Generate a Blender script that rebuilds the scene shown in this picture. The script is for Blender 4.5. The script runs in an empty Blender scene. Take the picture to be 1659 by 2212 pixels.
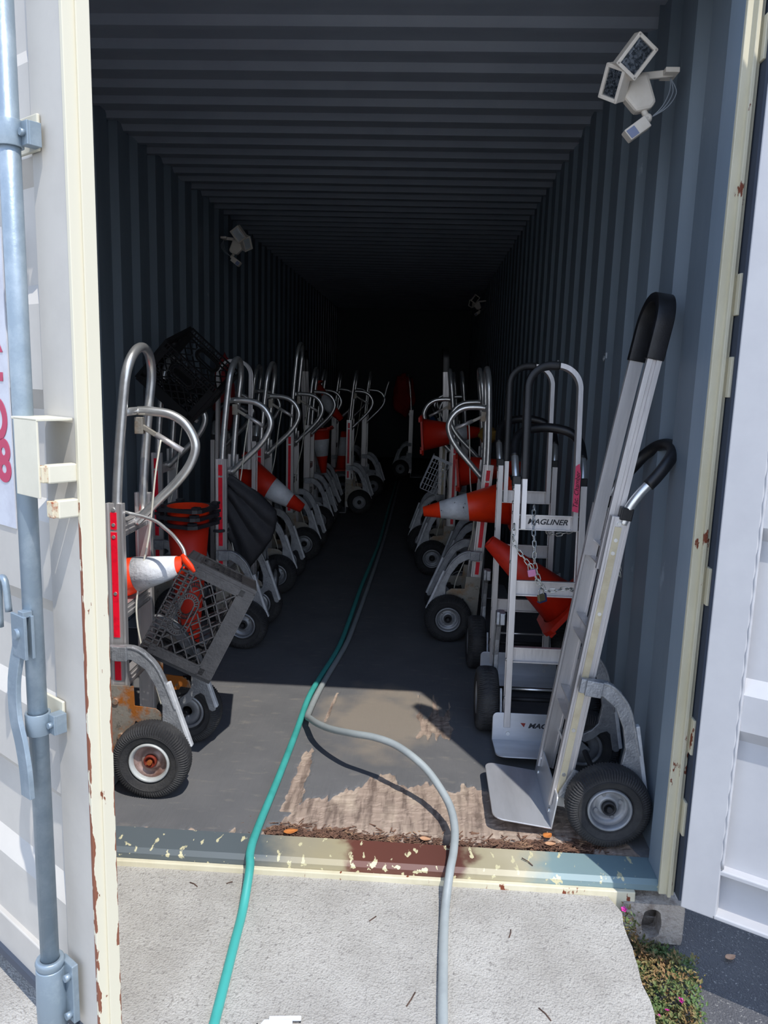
import bpy, bmesh, math, random
from mathutils import Vector, Matrix, noise
random.seed(7)
S = bpy.context.scene
COL = S.collection
V = Vector
R = math.radians

# ------------------------------------------------------------------ camera, sky, sun, exposure
cam_d = bpy.data.cameras.new('camera')
cam = bpy.data.objects.new('camera', cam_d)
COL.objects.link(cam)
S.camera = cam
F_PX = 1658.0
cam_d.sensor_fit = 'HORIZONTAL'
cam_d.sensor_width = 36.0
cam_d.lens = F_PX / 1659.0 * 36.0
cam_d.clip_start = 0.02
pit, yaw, rol = 0.1704, 0.0505, 0.0301
fw = V((-math.sin(yaw) * math.cos(pit), math.cos(yaw) * math.cos(pit), -math.sin(pit)))
r0 = V((math.cos(yaw), math.sin(yaw), 0))
u0 = r0.cross(fw)
rr = r0 * math.cos(rol) + u0 * math.sin(rol)
uu = -r0 * math.sin(rol) + u0 * math.cos(rol)
m = Matrix.Identity(4)
for i in range(3):
    m[i][0] = rr[i]; m[i][1] = uu[i]; m[i][2] = -fw[i]; m[i][3] = (0.452, -2.023, 1.388)[i]
cam.matrix_world = m

w = bpy.data.worlds.new('sky'); S.world = w; w.use_nodes = True
nt = w.node_tree
bg = nt.nodes['Background']
geo = nt.nodes.new('ShaderNodeTexCoord')
sep = nt.nodes.new('ShaderNodeSeparateXYZ')
rmp = nt.nodes.new('ShaderNodeValToRGB')
nt.links.new(geo.outputs['Generated'], sep.inputs[0])
nt.links.new(sep.outputs['Z'], rmp.inputs[0])
rmp.color_ramp.elements[0].position = 0.0
rmp.color_ramp.elements[0].color = (0.90, 0.94, 1.0, 1)
rmp.color_ramp.elements[1].position = 0.75
rmp.color_ramp.elements[1].color = (0.26, 0.40, 0.72, 1)
_e = rmp.color_ramp.elements.new(0.22); _e.color = (0.68, 0.78, 0.96, 1)
nt.links.new(rmp.outputs[0], bg.inputs[0])
bg.inputs[1].default_value = 2.35

SUN_DIR = V((0.54, -1.0, 1.95)).normalized()
sd = bpy.data.lights.new('sun', 'SUN'); sd.energy = 4.9; sd.angle = R(0.53); sd.color = (1.0, 0.955, 0.89)
sun = bpy.data.objects.new('sun', sd); COL.objects.link(sun)
sun.rotation_euler = SUN_DIR.to_track_quat('Z', 'Y').to_euler()
S.view_settings.view_transform = 'Standard'
S.view_settings.look = 'None'
S.view_settings.gamma = 1.0
S.view_settings.use_curve_mapping = False
S.view_settings.exposure = -0.27
S.cycles.max_bounces = 10
S.cycles.diffuse_bounces = 5

# ------------------------------------------------------------------ materials
def srgb(h):
    h = h.lstrip('#')
    out = []
    for i in (0, 2, 4):
        c = int(h[i:i + 2], 16) / 255
        out.append(c / 12.92 if c < 0.04045 else ((c + 0.055) / 1.055) ** 2.4)
    return (*out, 1)

MATS = {}
def mat(name, col, rough=0.6, metal=0.0, col2=None, scale=8.0, lo=0.45, hi=0.6, bump=0.0, bscale=60.0,
        stretch=(1, 1, 1), spec=0.5, col3=None, scale3=20.0, lo3=0.6, hi3=0.65, detail=6.0, coat=0.0, tl=0.0):
    if name in MATS: return MATS[name]
    mt = bpy.data.materials.new(name); mt.use_nodes = True
    n = mt.node_tree; L = n.links.new
    b = n.nodes['Principled BSDF']
    b.inputs['Roughness'].default_value = rough
    b.inputs['Metallic'].default_value = metal
    b.inputs['Specular IOR Level'].default_value = spec
    b.inputs['Coat Weight'].default_value = coat
    b.inputs['Base Color'].default_value = srgb(col)
    tc = n.nodes.new('ShaderNodeTexCoord'); mp = n.nodes.new('ShaderNodeMapping')
    mp.inputs['Scale'].default_value = stretch
    L(tc.outputs['Object'], mp.inputs[0])
    def mask(sc, lo_, hi_):
        t = n.nodes.new('ShaderNodeTexNoise'); t.inputs['Scale'].default_value = sc; t.inputs['Detail'].default_value = detail
        t.inputs['Roughness'].default_value = 0.65
        L(mp.outputs[0], t.inputs['Vector'])
        r_ = n.nodes.new('ShaderNodeMapRange'); r_.inputs[1].default_value = lo_; r_.inputs[2].default_value = hi_
        L(t.outputs['Fac'], r_.inputs[0]); return r_.outputs[0]
    last = None
    if col2:
        mx = n.nodes.new('ShaderNodeMix'); mx.data_type = 'RGBA'
        L(mask(scale, lo, hi), mx.inputs[0])
        mx.inputs[6].default_value = srgb(col); mx.inputs[7].default_value = srgb(col2); last = mx.outputs[2]
    if col3:
        m2 = n.nodes.new('ShaderNodeMix'); m2.data_type = 'RGBA'
        L(mask(scale3, lo3, hi3), m2.inputs[0])
        if last: L(last, m2.inputs[6])
        else: m2.inputs[6].default_value = srgb(col)
        m2.inputs[7].default_value = srgb(col3); last = m2.outputs[2]
    if last: L(last, b.inputs['Base Color'])
    if bump:
        t = n.nodes.new('ShaderNodeTexNoise'); t.inputs['Scale'].default_value = bscale; t.inputs['Detail'].default_value = 4
        L(mp.outputs[0], t.inputs['Vector'])
        bp = n.nodes.new('ShaderNodeBump'); bp.inputs['Strength'].default_value = bump; bp.inputs['Distance'].default_value = 0.01
        L(t.outputs['Fac'], bp.inputs['Height']); L(bp.outputs[0], b.inputs['Normal'])
    MATS[name] = mt
    return mt

ALU = mat('aluminium_rail', '#DEDAD8', 0.42, 0.7, '#B2AFAE', 5, .4, .75, .06, 90, (1, 1, .15))
TUBE = mat('aluminium_tube', '#E6E6E3', 0.30, 0.85, '#C0C0BE', 14, .45, .8, .03, 120)
CAST = mat('cast_aluminium', '#A9ABAE', 0.5, 0.6, '#85888C', 25, .4, .7, .25, 160)
PLATE = mat('aluminium_plate', '#D2D4D8', 0.38, 0.6, '#B4B6BA', 6, .4, .7, .05, 50, (1, .2, 1))
STRIP = mat('worn_plastic_strip', '#D4D6D8', 0.5, 0.15, '#A8ABAF', 20, .45, .7)
REDT = mat('red_reflective_tape', '#F0102E', 0.35, 0.0, '#CC0E28', 30, .5, .7)
CREAMT = mat('cream_marked_tape', '#CFC3A4', 0.5, 0.1, '#B8A98A', 9, .45, .65)
RUBBER = mat('black_rubber_tyre', '#2B2B2D', 0.75, 0, '#3C3B3A', 12, .45, .65, .2, 150)
RIMG = mat('grey_steel_rim', '#9FA1A4', 0.45, 0.45, '#83858A', 12, .45, .7)
RIMW = mat('pale_steel_rim', '#B9BCBA', 0.45, 0.1, '#A5A8A6', 14, .5, .7)
RUSTPINK = mat('rust_stained_dish', '#A58D86', 0.4, 0.3, '#7C5B50', 18, .5, .7)
RUST = mat('rust', '#A4581F', 0.8, 0.1, '#6E3518', 30, .45, .6, .3, 200)
GALV = mat('galvanised_rusty_plate', '#9B9488', 0.5, 0.45, '#B06A2C', 7, .47, .56, .15, 120, col3='#7D776C', scale3=40)
DARKM = mat('dark_metal', '#3A3A3C', 0.55, 0.5)
GRIP = mat('black_grip_rubber', '#141416', 0.42, 0, '#1C1C20', 20, .5, .6, .05, 200)
WHITEC = mat('white_cable', '#D8D4C4', 0.5)
ORANGE = mat('orange_cone_plastic', '#FF3E10', 0.42, 0, '#EE3410', 9, .45, .65)
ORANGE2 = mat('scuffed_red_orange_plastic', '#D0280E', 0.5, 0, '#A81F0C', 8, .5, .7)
COLLAR = mat('silver_cone_collar', '#DDE0E4', 0.45, 0.0, '#CDD0D4', 10, .45, .6, .3, 60, col3='#4A4A4C', scale3=35, lo3=.69, hi3=.72)
BLACKP = mat('black_plastic', '#26262A', 0.42, 0, '#323236', 25, .45, .7, .08, 120, spec=.6)
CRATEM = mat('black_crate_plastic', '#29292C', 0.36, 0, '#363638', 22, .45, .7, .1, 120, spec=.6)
CLOTH = mat('black_nylon', '#2E2E32', 0.7, 0, '#3A3A3E', 9, .45, .7, .25, 300)
GALV2 = mat('galvanised_plate', '#9A958B', 0.5, 0.45, '#8F7458', 7, .52, .66, .15, 120, col3='#7D776C', scale3=40)
CREAM = mat('cream_container_paint', '#D9D4C0', 0.5, 0, '#CCC7B4', 5, .4, .7, .03, 30, col3='#7A3B22', scale3=14, lo3=.73, hi3=.745)
CREAMR = mat('chipped_cream_paint', '#D9D2B8', 0.55, 0, '#C9C1A4', 6, .4, .7, .08, 60, (1, 1, .35), col3='#7A3B22', scale3=22, lo3=.645, hi3=.665)
GREYP = mat('pale_grey_door_paint', '#C2BEB6', 0.5, 0, '#B6B2AB', 4, .4, .7, .03, 30)
WHITEP = mat('white_door_paint', '#B9BABD', 0.45, 0, '#AFB0B4', 4, .4, .7, .03, 30)
BLUEG = mat('galvanised_blue_grey', '#8E9DA8', 0.42, 0.45, '#A6B3BC', 14, .45, .7, .06, 90)
INT = mat('blue_grey_interior_paint', '#8A99A6', 0.5, 0, '#7D8C99', 3, .4, .7, .04, 25, col3='#A4B2BD', scale3=9, lo3=.66, hi3=.72, stretch=(1, 1, .3))  # lighter copy of the interior paint: doorway brightness put into the jamb colour
INTW = mat('wall_blue_grey_paint', '#74818C', 0.5, 0, '#67737E', 3, .4, .7, .04, 25, col3='#8B98A3', scale3=9, lo3=.66, hi3=.72, stretch=(1, 1, .3))  # darker copy for the walls: the fall-off of light inside is painted in
INTC = mat('blue_grey_ceiling_paint', '#8B929C', 0.4, 0, '#818893', 3, .4, .7)
GASK = mat('dark_door_gasket', '#3E4654', 0.6)
LAMPB = mat('off_white_lamp_plastic', '#E4DCD0', 0.5, 0, '#D6CDBF', 9, .45, .7)
LENS = mat('lamp_lens_reflector', '#8F949A', 0.2, 0.85, '#4A5056', 120, .45, .55)
WIREG = mat('grey_wire', '#8B939C', 0.5)
PINK = mat('pink_tape', '#E4486C', 0.6)
INK = mat('black_ink', '#17171A', 0.6)
LOGO = mat('dark_logo_print', '#2A2A30', 0.5)
LOGOR = mat('red_logo_print', '#8E2B22', 0.5)
CHAINM = mat('zinc_chain', '#C9CBC6', 0.3, 0.9)
PADP = mat('pink_padlock_body', '#D489B4', 0.35, 0.3)
PADB = mat('brass_padlock_body', '#A39A78', 0.35, 0.8)
PADN = mat('navy_padlock_bumper', '#2C3358', 0.5)
TEAL = mat('teal_hose_rubber', '#46A8A0', 0.42, 0, '#3A958D', 8, .45, .7)
GREYH = mat('grey_hose_rubber', '#9CA3A3', 0.5, 0, '#8E9596', 10, .45, .7)
LEAFM = mat('dry_orange_leaf', '#C77B3C', 0.7, 0, '#A35F2C', 30, .45, .65)
LEAFP = mat('pale_dry_leaf', '#C79A78', 0.7, 0, '#A97B58', 30, .45, .65)
TWIG = mat('brown_twig', '#4F3A30', 0.8)
PLANTM = mat('green_ground_cover', '#5A7240', 0.7, 0, '#8A6B44', 12, .46, .6, col3='#9A5C3C', scale3=20, lo3=.6, hi3=.68)
FLOWM = mat('magenta_petal', '#D02C9A', 0.6)
WOODC = mat('rotten_wood', '#7A5A48', 0.85, 0, '#5A4236', 30, .45, .6, .3, 90, col3='#A58468', scale3=18, lo3=.55, hi3=.65)
DECW = mat('white_decal', '#C9CCD4', 0.5, 0, '#B9BBC4', 10, .45, .65)
DECR = mat('faded_red_lettering', '#B83A5C', 0.55)
BLUEP = mat('blue_fabric', '#22507C', 0.8)
WHITEPL = mat('white_plastic', '#E2E4E8', 0.35)

def concrete_mat():
    mt = mat('ramp_concrete', '#B8B5AE', 0.9, 0, '#9F9B94', 5, .35, .7, .7, 200, col3='#8B8782', scale3=110, lo3=.54, hi3=.66, detail=8)
    return mt
CONC = concrete_mat()
ASPH = mat('asphalt', '#5E5D5E', 0.9, 0, '#4E4D4F', 3, .4, .7, .8, 200, col3='#A5A19A', scale3=150, lo3=.6, hi3=.65)

def sill_mat():
    mt = bpy.data.materials.new('worn_sill_paint'); mt.use_nodes = True
    n = mt.node_tree; L = n.links.new; b = n.nodes['Principled BSDF']; b.inputs['Roughness'].default_value = .5
    tc = n.nodes.new('ShaderNodeTexCoord'); sp = n.nodes.new('ShaderNodeSeparateXYZ'); L(tc.outputs['Object'], sp.inputs[0])
    # base colour sequence along x: grey paint, cream wear, brown rust, cream wear, blue-grey paint
    ns = n.nodes.new('ShaderNodeTexNoise'); ns.inputs['Scale'].default_value = 9; ns.inputs['Detail'].default_value = 6
    L(tc.outputs['Object'], ns.inputs['Vector'])
    a = n.nodes.new('ShaderNodeMath'); a.operation = 'MULTIPLY_ADD'; a.inputs[1].default_value = .22
    L(ns.outputs['Fac'], a.inputs[0]); L(sp.outputs['X'], a.inputs[2])
    mr = n.nodes.new('ShaderNodeMapRange'); mr.inputs[1].default_value = -1.2 + .11; mr.inputs[2].default_value = 1.2 + .11
    L(a.outputs[0], mr.inputs[0])
    cr = n.nodes.new('ShaderNodeValToRGB'); L(mr.outputs[0], cr.inputs[0])
    el = cr.color_ramp.elements
    P = [(0, '#5B6468'), (.50, '#5B6468'), (.545, '#9C9580'), (.60, '#A69C7E'), (.615, '#6A4036'), (.76, '#5E3A32'), (.775, '#A79E82'), (.83, '#B4AC92'), (.86, '#7F9799'), (1, '#74888E')]
    el[0].position = 0; el[0].color = srgb(P[0][1]); el[1].position = 1; el[1].color = srgb(P[-1][1])
    for p, c in P[1:-1]:
        e = el.new(p); e.color = srgb(c)
    mp = n.nodes.new('ShaderNodeMapping'); mp.inputs['Rotation'].default_value = (0, 0, .5); mp.inputs['Scale'].default_value = (1, .4, 1)
    L(tc.outputs['Object'], mp.inputs[0])
    n2 = n.nodes.new('ShaderNodeTexNoise'); n2.inputs['Scale'].default_value = 38; n2.inputs['Detail'].default_value = 5; L(mp.outputs[0], n2.inputs['Vector'])
    m2 = n.nodes.new('ShaderNodeMapRange'); m2.inputs[1].default_value = .61; m2.inputs[2].default_value = .63; L(n2.outputs['Fac'], m2.inputs[0])
    mx = n.nodes.new('ShaderNodeMix'); mx.data_type = 'RGBA'; L(m2.outputs[0], mx.inputs[0]); L(cr.outputs[0], mx.inputs[6]); mx.inputs[7].default_value = srgb('#CFC8A2')
    L(mx.outputs[2], b.inputs['Base Color'])
    return mt
SILL = sill_mat()

def floor_mat():
    mt = bpy.data.materials.new('worn_plywood_floor'); mt.use_nodes = True
    n = mt.node_tree; L = n.links.new; b = n.nodes['Principled BSDF']; b.inputs['Roughness'].default_value = .72
    b.inputs['Specular IOR Level'].default_value = .3
    tc = n.nodes.new('ShaderNodeTexCoord')
    at = n.nodes.new('ShaderNodeAttribute'); at.attribute_name = 'wear'
    at2 = n.nodes.new('ShaderNodeAttribute'); at2.attribute_name = 'rot'
    def noise_(sc, st, d=6):
        mp = n.nodes.new('ShaderNodeMapping'); mp.inputs['Scale'].default_value = st; L(tc.outputs['Object'], mp.inputs[0])
        t = n.nodes.new('ShaderNodeTexNoise'); t.inputs['Scale'].default_value = sc; t.inputs['Detail'].default_value = d; t.inputs['Roughness'].default_value = .6
        L(mp.outputs[0], t.inputs['Vector']); return t.outputs['Fac']
    def mixc(f, a, c, lo, hi):
        mr = n.nodes.new('ShaderNodeMapRange'); mr.inputs[1].default_value = lo; mr.inputs[2].default_value = hi; L(f, mr.inputs[0])
        mx = n.nodes.new('ShaderNodeMix'); mx.data_type = 'RGBA'; L(mr.outputs[0], mx.inputs[0])
        for s_, v_ in ((6, a), (7, c)):
            if isinstance(v_, str): mx.inputs[s_].default_value = srgb(v_)
            else: L(v_, mx.inputs[s_])
        return mx.outputs[2]
    paint = mixc(noise_(4, (1, 1, 1)), '#6A6A6B', '#5E5F61', .35, .7)
    paint = mixc(noise_(28, (.35, 1, 1), 8), paint, '#7C7974', .58, .75)
    paint = mixc(noise_(60, (.5, 1, 1), 8), paint, '#8E8B84', .68, .75)
    wood = mixc(noise_(45, (1, .12, 1), 5), '#A08E80', '#75665C', .45, .62)
    wood = mixc(noise_(9, (1, .5, 1)), wood, '#B9A896', .5, .7)
    at3 = n.nodes.new('ShaderNodeAttribute'); at3.attribute_name = 'scuff'  # paler tan oval mixed into the floor paint
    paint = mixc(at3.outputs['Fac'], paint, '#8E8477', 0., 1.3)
    c1 = mixc(at.outputs['Fac'], paint, wood, .45, .55)
    c2 = mixc(at2.outputs['Fac'], c1, '#6E5446', .45, .6)
    L(c2, b.inputs['Base Color'])
    bp = n.nodes.new('ShaderNodeBump'); bp.inputs['Strength'].default_value = .35; bp.inputs['Distance'].default_value = .004
    L(noise_(80, (1, .15, 1), 5), bp.inputs['Height']); L(bp.outputs[0], b.inputs['Normal'])
    return mt
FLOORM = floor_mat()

# ------------------------------------------------------------------ mesh helpers
class MB:
    def __init__(s): s.bm = bmesh.new()
    def box(s, c, size, rot=None, at=None):
        sx, sy, sz = [q / 2 for q in size]
        c = V(c); vs = []
        for x, y, z in ((-1, -1, -1), (1, -1, -1), (1, 1, -1), (-1, 1, -1), (-1, -1, 1), (1, -1, 1), (1, 1, 1), (-1, 1, 1)):
            p = V((x * sx, y * sy, z * sz))
            if rot is not None: p = rot @ p
            vs.append(s.bm.verts.new(c + p))
        for f in ((0, 3, 2, 1), (4, 5, 6, 7), (0, 1, 5, 4), (1, 2, 6, 5), (2, 3, 7, 6), (3, 0, 4, 7)):
            s.bm.faces.new([vs[i] for i in f])
        return s
    def bar(s, a, b, wd, dp, up=(0, 0, 1)):
        a, b = V(a), V(b); T = (b - a); ln = T.length; T.normalize()
        U = V(up); 
        if abs(U.dot(T)) > .98: U = V((1, 0, 0))
        B = T.cross(U).normalized(); U = B.cross(T)
        rot = Matrix((B, U, T)).transposed()
        return s.box((a + b) / 2, (wd, dp, ln), rot)
    def sweep(s, pts, prof, ref=None, closed=False, caps=True, smooth=True, scale=None):
        pts = [V(p) for p in pts]; n = len(pts); rings = []
        A = None
        for i, p in enumerate(pts):
            if closed: T = pts[(i + 1) % n] - pts[i - 1]
            else: T = pts[min(i + 1, n - 1)] - pts[max(i - 1, 0)]
            if T.length < 1e-9: T = V((0, 0, 1))
            T.normalize()
            if ref is not None: A = V(ref); A = (A - T * A.dot(T)).normalized()
            elif A is None:
                A = V((0, 0, 1)) if abs(T.z) < .9 else V((1, 0, 0)); A = (A - T * A.dot(T)).normalized()
            else: A = (A - T * A.dot(T)).normalized()
            B = T.cross(A)
            k = scale[i] if scale else 1.0
            rings.append([s.bm.verts.new(p + A * a * k + B * b * k) for a, b in prof])
        m_ = len(prof)
        for i in range(n if closed else n - 1):
            r1, r2 = rings[i], rings[(i + 1) % n]
            for j in range(m_):
                f = s.bm.faces.new((r1[j], r1[(j + 1) % m_], r2[(j + 1) % m_], r2[j])); f.smooth = smooth
        if caps and not closed:
            s.bm.faces.new(rings[0][::-1]); s.bm.faces.new(rings[-1])
        return s
    def tube(s, pts, r, n=12, closed=False, scale=None):
        return s.sweep(pts, [(r * math.cos(2 * math.pi * k / n), r * math.sin(2 * math.pi * k / n)) for k in range(n)], closed=closed, scale=scale)
    def prism(s, poly, v0, v1, axis='y'):
        # polygon in (u,z) extruded along v (axis y), or (x,y) extruded along z
        def P(a, b, t): return {'y': V((a, t, b)), 'z': V((a, b, t)), 'x': V((t, a, b))}[axis]
        b0 = [s.bm.verts.new(P(a, b, v0)) for a, b in poly]; b1 = [s.bm.verts.new(P(a, b, v1)) for a, b in poly]
        n = len(poly)
        s.bm.faces.new(b0); s.bm.faces.new(b1[::-1])
        for i in range(n): s.bm.faces.new((b0[i], b1[i], b1[(i + 1) % n], b0[(i + 1) % n]))
        return s
    def lathe(s, prof, c=(0, 0, 0), axis='y', n=32, mod=None, closed=True, smooth=True):
        # prof: (radius, axial)
        c = V(c); rings = []
        for i in range(n):
            t = 2 * math.pi * i / n; ring = []
            for k, (r, a) in enumerate(prof):
                if mod: r, a = mod(i, k, r, a)
                x, y = r * math.cos(t), r * math.sin(t)
                ring.append(s.bm.verts.new(c + {'y': V((x, a, y)), 'z': V((x, y, a)), 'x': V((a, x, y))}[axis]))
            rings.append(ring)
        for i in range(n):
            a_, b_ = rings[i], rings[(i + 1) % n]
            for j in range(len(prof) if closed else len(prof) - 1):
                j2 = (j + 1) % len(prof)
                f = s.bm.faces.new((a_[j], a_[j2], b_[j2], b_[j])); f.smooth = smooth
        return s
    def cyl(s, a, b, r, n=14): return s.tube([a, b], r, n)
    def build(s, name, material, parent=None, bevel=0.0, recalc=True, loc=None, rot=None, mods=None):
        bmesh.ops.remove_doubles(s.bm, verts=s.bm.verts, dist=1e-6)
        if recalc: bmesh.ops.recalc_face_normals(s.bm, faces=s.bm.faces)
        me = bpy.data.meshes.new(name); s.bm.to_mesh(me); s.bm.free()
        for mm in (material if isinstance(material, list) else [material]): me.materials.append(mm)
        o = bpy.data.objects.new(name, me); COL.objects.link(o)
        if parent: o.parent = parent
        if loc: o.location = loc
        if rot: o.rotation_euler = rot
        if bevel:
            bv = o.modifiers.new('bevel', 'BEVEL'); bv.width = bevel; bv.segments = 2; bv.limit_method = 'ANGLE'; bv.angle_limit = R(40)
        return o

def tag(o, label, cat, group=None, kind=None):
    o['label'] = label; o['category'] = cat
    if group: o['group'] = group
    if kind: o['kind'] = kind
    return o
def struct(o): o['kind'] = 'structure'; return o
def empty(name, loc=(0, 0, 0), rot=(0, 0, 0)):
    e = bpy.data.objects.new(name, None); e.empty_display_size = .1; COL.objects.link(e)
    e.location = loc; e.rotation_euler = rot; return e
def copy_tree(o, parent=None):
    c = o.copy(); COL.objects.link(c); c.parent = parent
    if parent is not None: c.matrix_parent_inverse = o.matrix_parent_inverse.copy()
    for ch in list(o.children): copy_tree(ch, c)
    return c
def cr(pts, n=8, closed=False):
    P = [V(p) for p in pts]; out = []
    N = len(P)
    for i in range(N if closed else N - 1):
        if closed: p0, p1, p2, p3 = P[i - 1], P[i], P[(i + 1) % N], P[(i + 2) % N]
        else: p0, p1, p2, p3 = P[max(i - 1, 0)], P[i], P[i + 1], P[min(i + 2, N - 1)]
        for k in range(n):
            t = k / n
            out.append(.5 * ((2 * p1) + (-p0 + p2) * t + (2 * p0 - 5 * p1 + 4 * p2 - p3) * t * t + (-p0 + 3 * p1 - 3 * p2 + p3) * t ** 3))
    if not closed: out.append(P[-1])
    return out
def text_obj(name, body, size, material, parent, M, shear=0.0, ext=.0004, off=0.0, sx=1.0):
    cu = bpy.data.curves.new(name, 'FONT'); cu.body = body; cu.size = size; cu.shear = shear; cu.extrude = ext; cu.offset = off
    cu.align_x = 'CENTER'; cu.align_y = 'CENTER'
    t = bpy.data.objects.new(name, cu); COL.objects.link(t)
    bpy.context.view_layer.update()
    me = bpy.data.meshes.new_from_object(t)
    bpy.data.objects.remove(t); bpy.data.curves.remove(cu)
    me.materials.clear(); me.materials.append(material)
    for v in me.vertices: v.co.x *= sx
    me.transform(M)
    o = bpy.data.objects.new(name, me); COL.objects.link(o)
    if parent: o.parent = parent
    return o

# ------------------------------------------------------------------ the container shell
LEN, HC, WX = 12.0, 2.63, 1.165
def corr(per, dep, a, b, start, n0):
    # trapezoid wave along t from a to b; returns (t, offset)
    out = [(a, 0)]; t = start
    while t < b:
        for dt, o in ((0, 0), (per * .25, 0), (per * .37, dep), (per * .62, dep), (per * .74, 0)):
            if a < t + dt < b: out.append((t + dt, o))
        t += per
    out.append((b, 0)); return out

def wall(side):
    s = 1 if side == 'right' else -1
    b = MB(); pr = corr(.278, .034, .10, LEN, .232, 0)
    prof = [(s * (WX + .020 + o), t) for t, o in pr]
    poly = prof + [(x + s * .003, y) for x, y in reversed(prof)]
    b.prism(poly, 0.0, HC + .035, 'z')
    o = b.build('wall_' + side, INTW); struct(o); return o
wall('left'); wall('right')
# ribs across the ceiling
b = MB(); pr = []
t = .8957 - .209 * 3
pr.append((.10, HC))
while t < LEN:
    for dt, z in ((-.086, HC), (-.058, HC + .026), (.058, HC + .026), (.086, HC)):
        if .1 < t + dt < LEN: pr.append((t + dt, z))
    t += .2034
pr.append((LEN, HC))
poly = pr + [(y, z + .003) for y, z in reversed(pr)]
b.prism(poly, -WX - .06, WX + .06, 'x'); struct(b.build('ceiling', INTC))
struct(MB().box((0, LEN + .02, HC / 2), (2.45, .04, HC)).build('wall_back', mat('dark_end_wall_paint', '#3C434B', .6)))  # end wall colour darkened to stand in for the deep interior shade
for s, nm in ((-1, 'left'), (1, 'right')):
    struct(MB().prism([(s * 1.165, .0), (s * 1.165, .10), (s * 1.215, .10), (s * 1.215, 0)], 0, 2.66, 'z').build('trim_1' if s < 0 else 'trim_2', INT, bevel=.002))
struct(MB().box((0, .05, 2.585), (2.45, .12, .17)).build('trim_5', CREAM, bevel=.004))       # header over the doorway
# corner posts, outer cream flange with grooves
for s, k in ((-1, 6), (1, 7)):
    b = MB()
    x0 = s * 1.168
    b.box((s * 1.176, -.006, 1.31), (.022, .014, 2.68)); b.box((s * 1.190, -.014, 1.31), (.010, .026, 2.68)); b.box((s * 1.200, -.008, 1.31), (.012, .016, 2.68))
    for z in (.22, .46, .88, 1.42, 1.62, 2.2):
        b.box((s * 1.208, -.024, z), (.012, .034, .10))
    struct(b.build('trim_%d' % k, CREAMR, bevel=.002))
    struct(MB().box((s * 1.262, -.025, 1.31), (.108, .05, 2.66)).build('trim_%d' % (k + 2), GASK))
# sill and bottom rail
struct(MB().prism([(.0, -.012), (.012, .0), (.113, .0), (.113, -.03), (.0, -.03)], -1.215, 1.215, "x").build("trim_10", SILL))
struct(MB().box((0, -.008, -.075), (2.20, .016, .095)).build('trim_11', CREAMR, bevel=.003))
# corner casting with its oval hole
for s, k in ((1, 12), (-1, 13)):
    b = MB(); cx, cz = s * 1.152, -.118; hw, hh = .088, .062
    N = 40; outer, inner = [], []
    for i in range(N):
        a = 2 * math.pi * i / N; c_, s_ = math.cos(a), math.sin(a)
        kx = min(hw / max(abs(c_), 1e-6), hh / max(abs(s_), 1e-6)); outer.append((cx + c_ * kx, cz + s_ * kx))
        ix = .028 * c_; iz = .044 * s_ if abs(s_) < .5 else (.018 + .027 * abs(s_)) * (1 if s_ > 0 else -1); inner.append((cx - s * .002 + ix, cz + iz))
    rows = []
    for ring, y in ((outer, .10), (outer, -.022), (inner, -.022), (inner, .03)):
        rows.append([b.bm.verts.new((x, y, z)) for x, z in ring])
    for r1, r2 in zip(rows, rows[1:]):
        for i in range(N): b.bm.faces.new((r1[i], r1[(i + 1) % N], r2[(i + 1) % N], r2[i]))
    b.box((cx, .09, cz), (.15, .012, .11))
    struct(b.build('trim_%d' % k, mat('sand_textured_casting', '#B9AFA4', .9, 0, '#8F8378', 30, .45, .65, .6, 120)))
# ------------------------------------------------------------------ floor with worn and rotten plywood
def fbm(x, y, s, d=4): return noise.fractal(V((x * s, y * s, 3.1)), 1.0, 2.0, d)
def edge_y(x):
    P = [(-.6, .10), (-.1, .112), (-.011, .118), (.036, .173), (.07, .26), (.096, .36), (.161, .336), (.219, .372), (.262, .422), (.305, .489), (.353, .511), (.404, .468), (.469, .444), (.63, .452), (.78, .44), (.95, .40), (1.1, .2), (1.165, .12)]
    for (a, ya), (c, yc) in zip(P, P[1:]):
        if a <= x <= c: return ya + (yc - ya) * (x - a) / (c - a)
    return .1
def wear(x, y):
    ny = fbm(x * 2.5, y, 6) * .05 + fbm(x * 9, y * .6, 9) * .035
    w_ = (edge_y(x) + ny - y) / .02
    # strip along the seam
    sx = .055 + (y - .3) * .02 + fbm(x, y * 3, 7) * .01
    w_ = max(w_, min((.026 - .012 * max(0, y - .4) * 3 - abs(x - sx)) / .008, (.66 + ny - y) / .02) if y > .25 else -9)
    w_ = max(w_, min((.006 + .004 * fbm(x, y, 30) - abs(x - .085 - (y - .9) * .06)) / .004, (1.22 - y) / .02, (y - .92) / .02))
    # splintered patch by the right-hand trucks
    top = 1.30 - .30 * abs(math.sin(x * 45 + 1.0)) ** .6 + ny
    w_ = max(w_, min((.065 + .02 * fbm(x, y, 9) - abs(x - .535)) / .01, (top - y) / .02, (y - .80 - 2.2 * abs(fbm(x * 3, 1, 7)) * .1) / .02))
    return max(0., min(1., .5 + w_ * .5))
b = MB(); nx, ny_ = 290, 170
ys = [.113 + (1.7 - .113) * (j / ny_) ** 1.25 for j in range(ny_ + 1)]
xs = [-1.228 + 2.456 * i / nx for i in range(nx + 1)]
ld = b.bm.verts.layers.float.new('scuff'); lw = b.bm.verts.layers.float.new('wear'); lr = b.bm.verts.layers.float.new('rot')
grid = []
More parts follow.
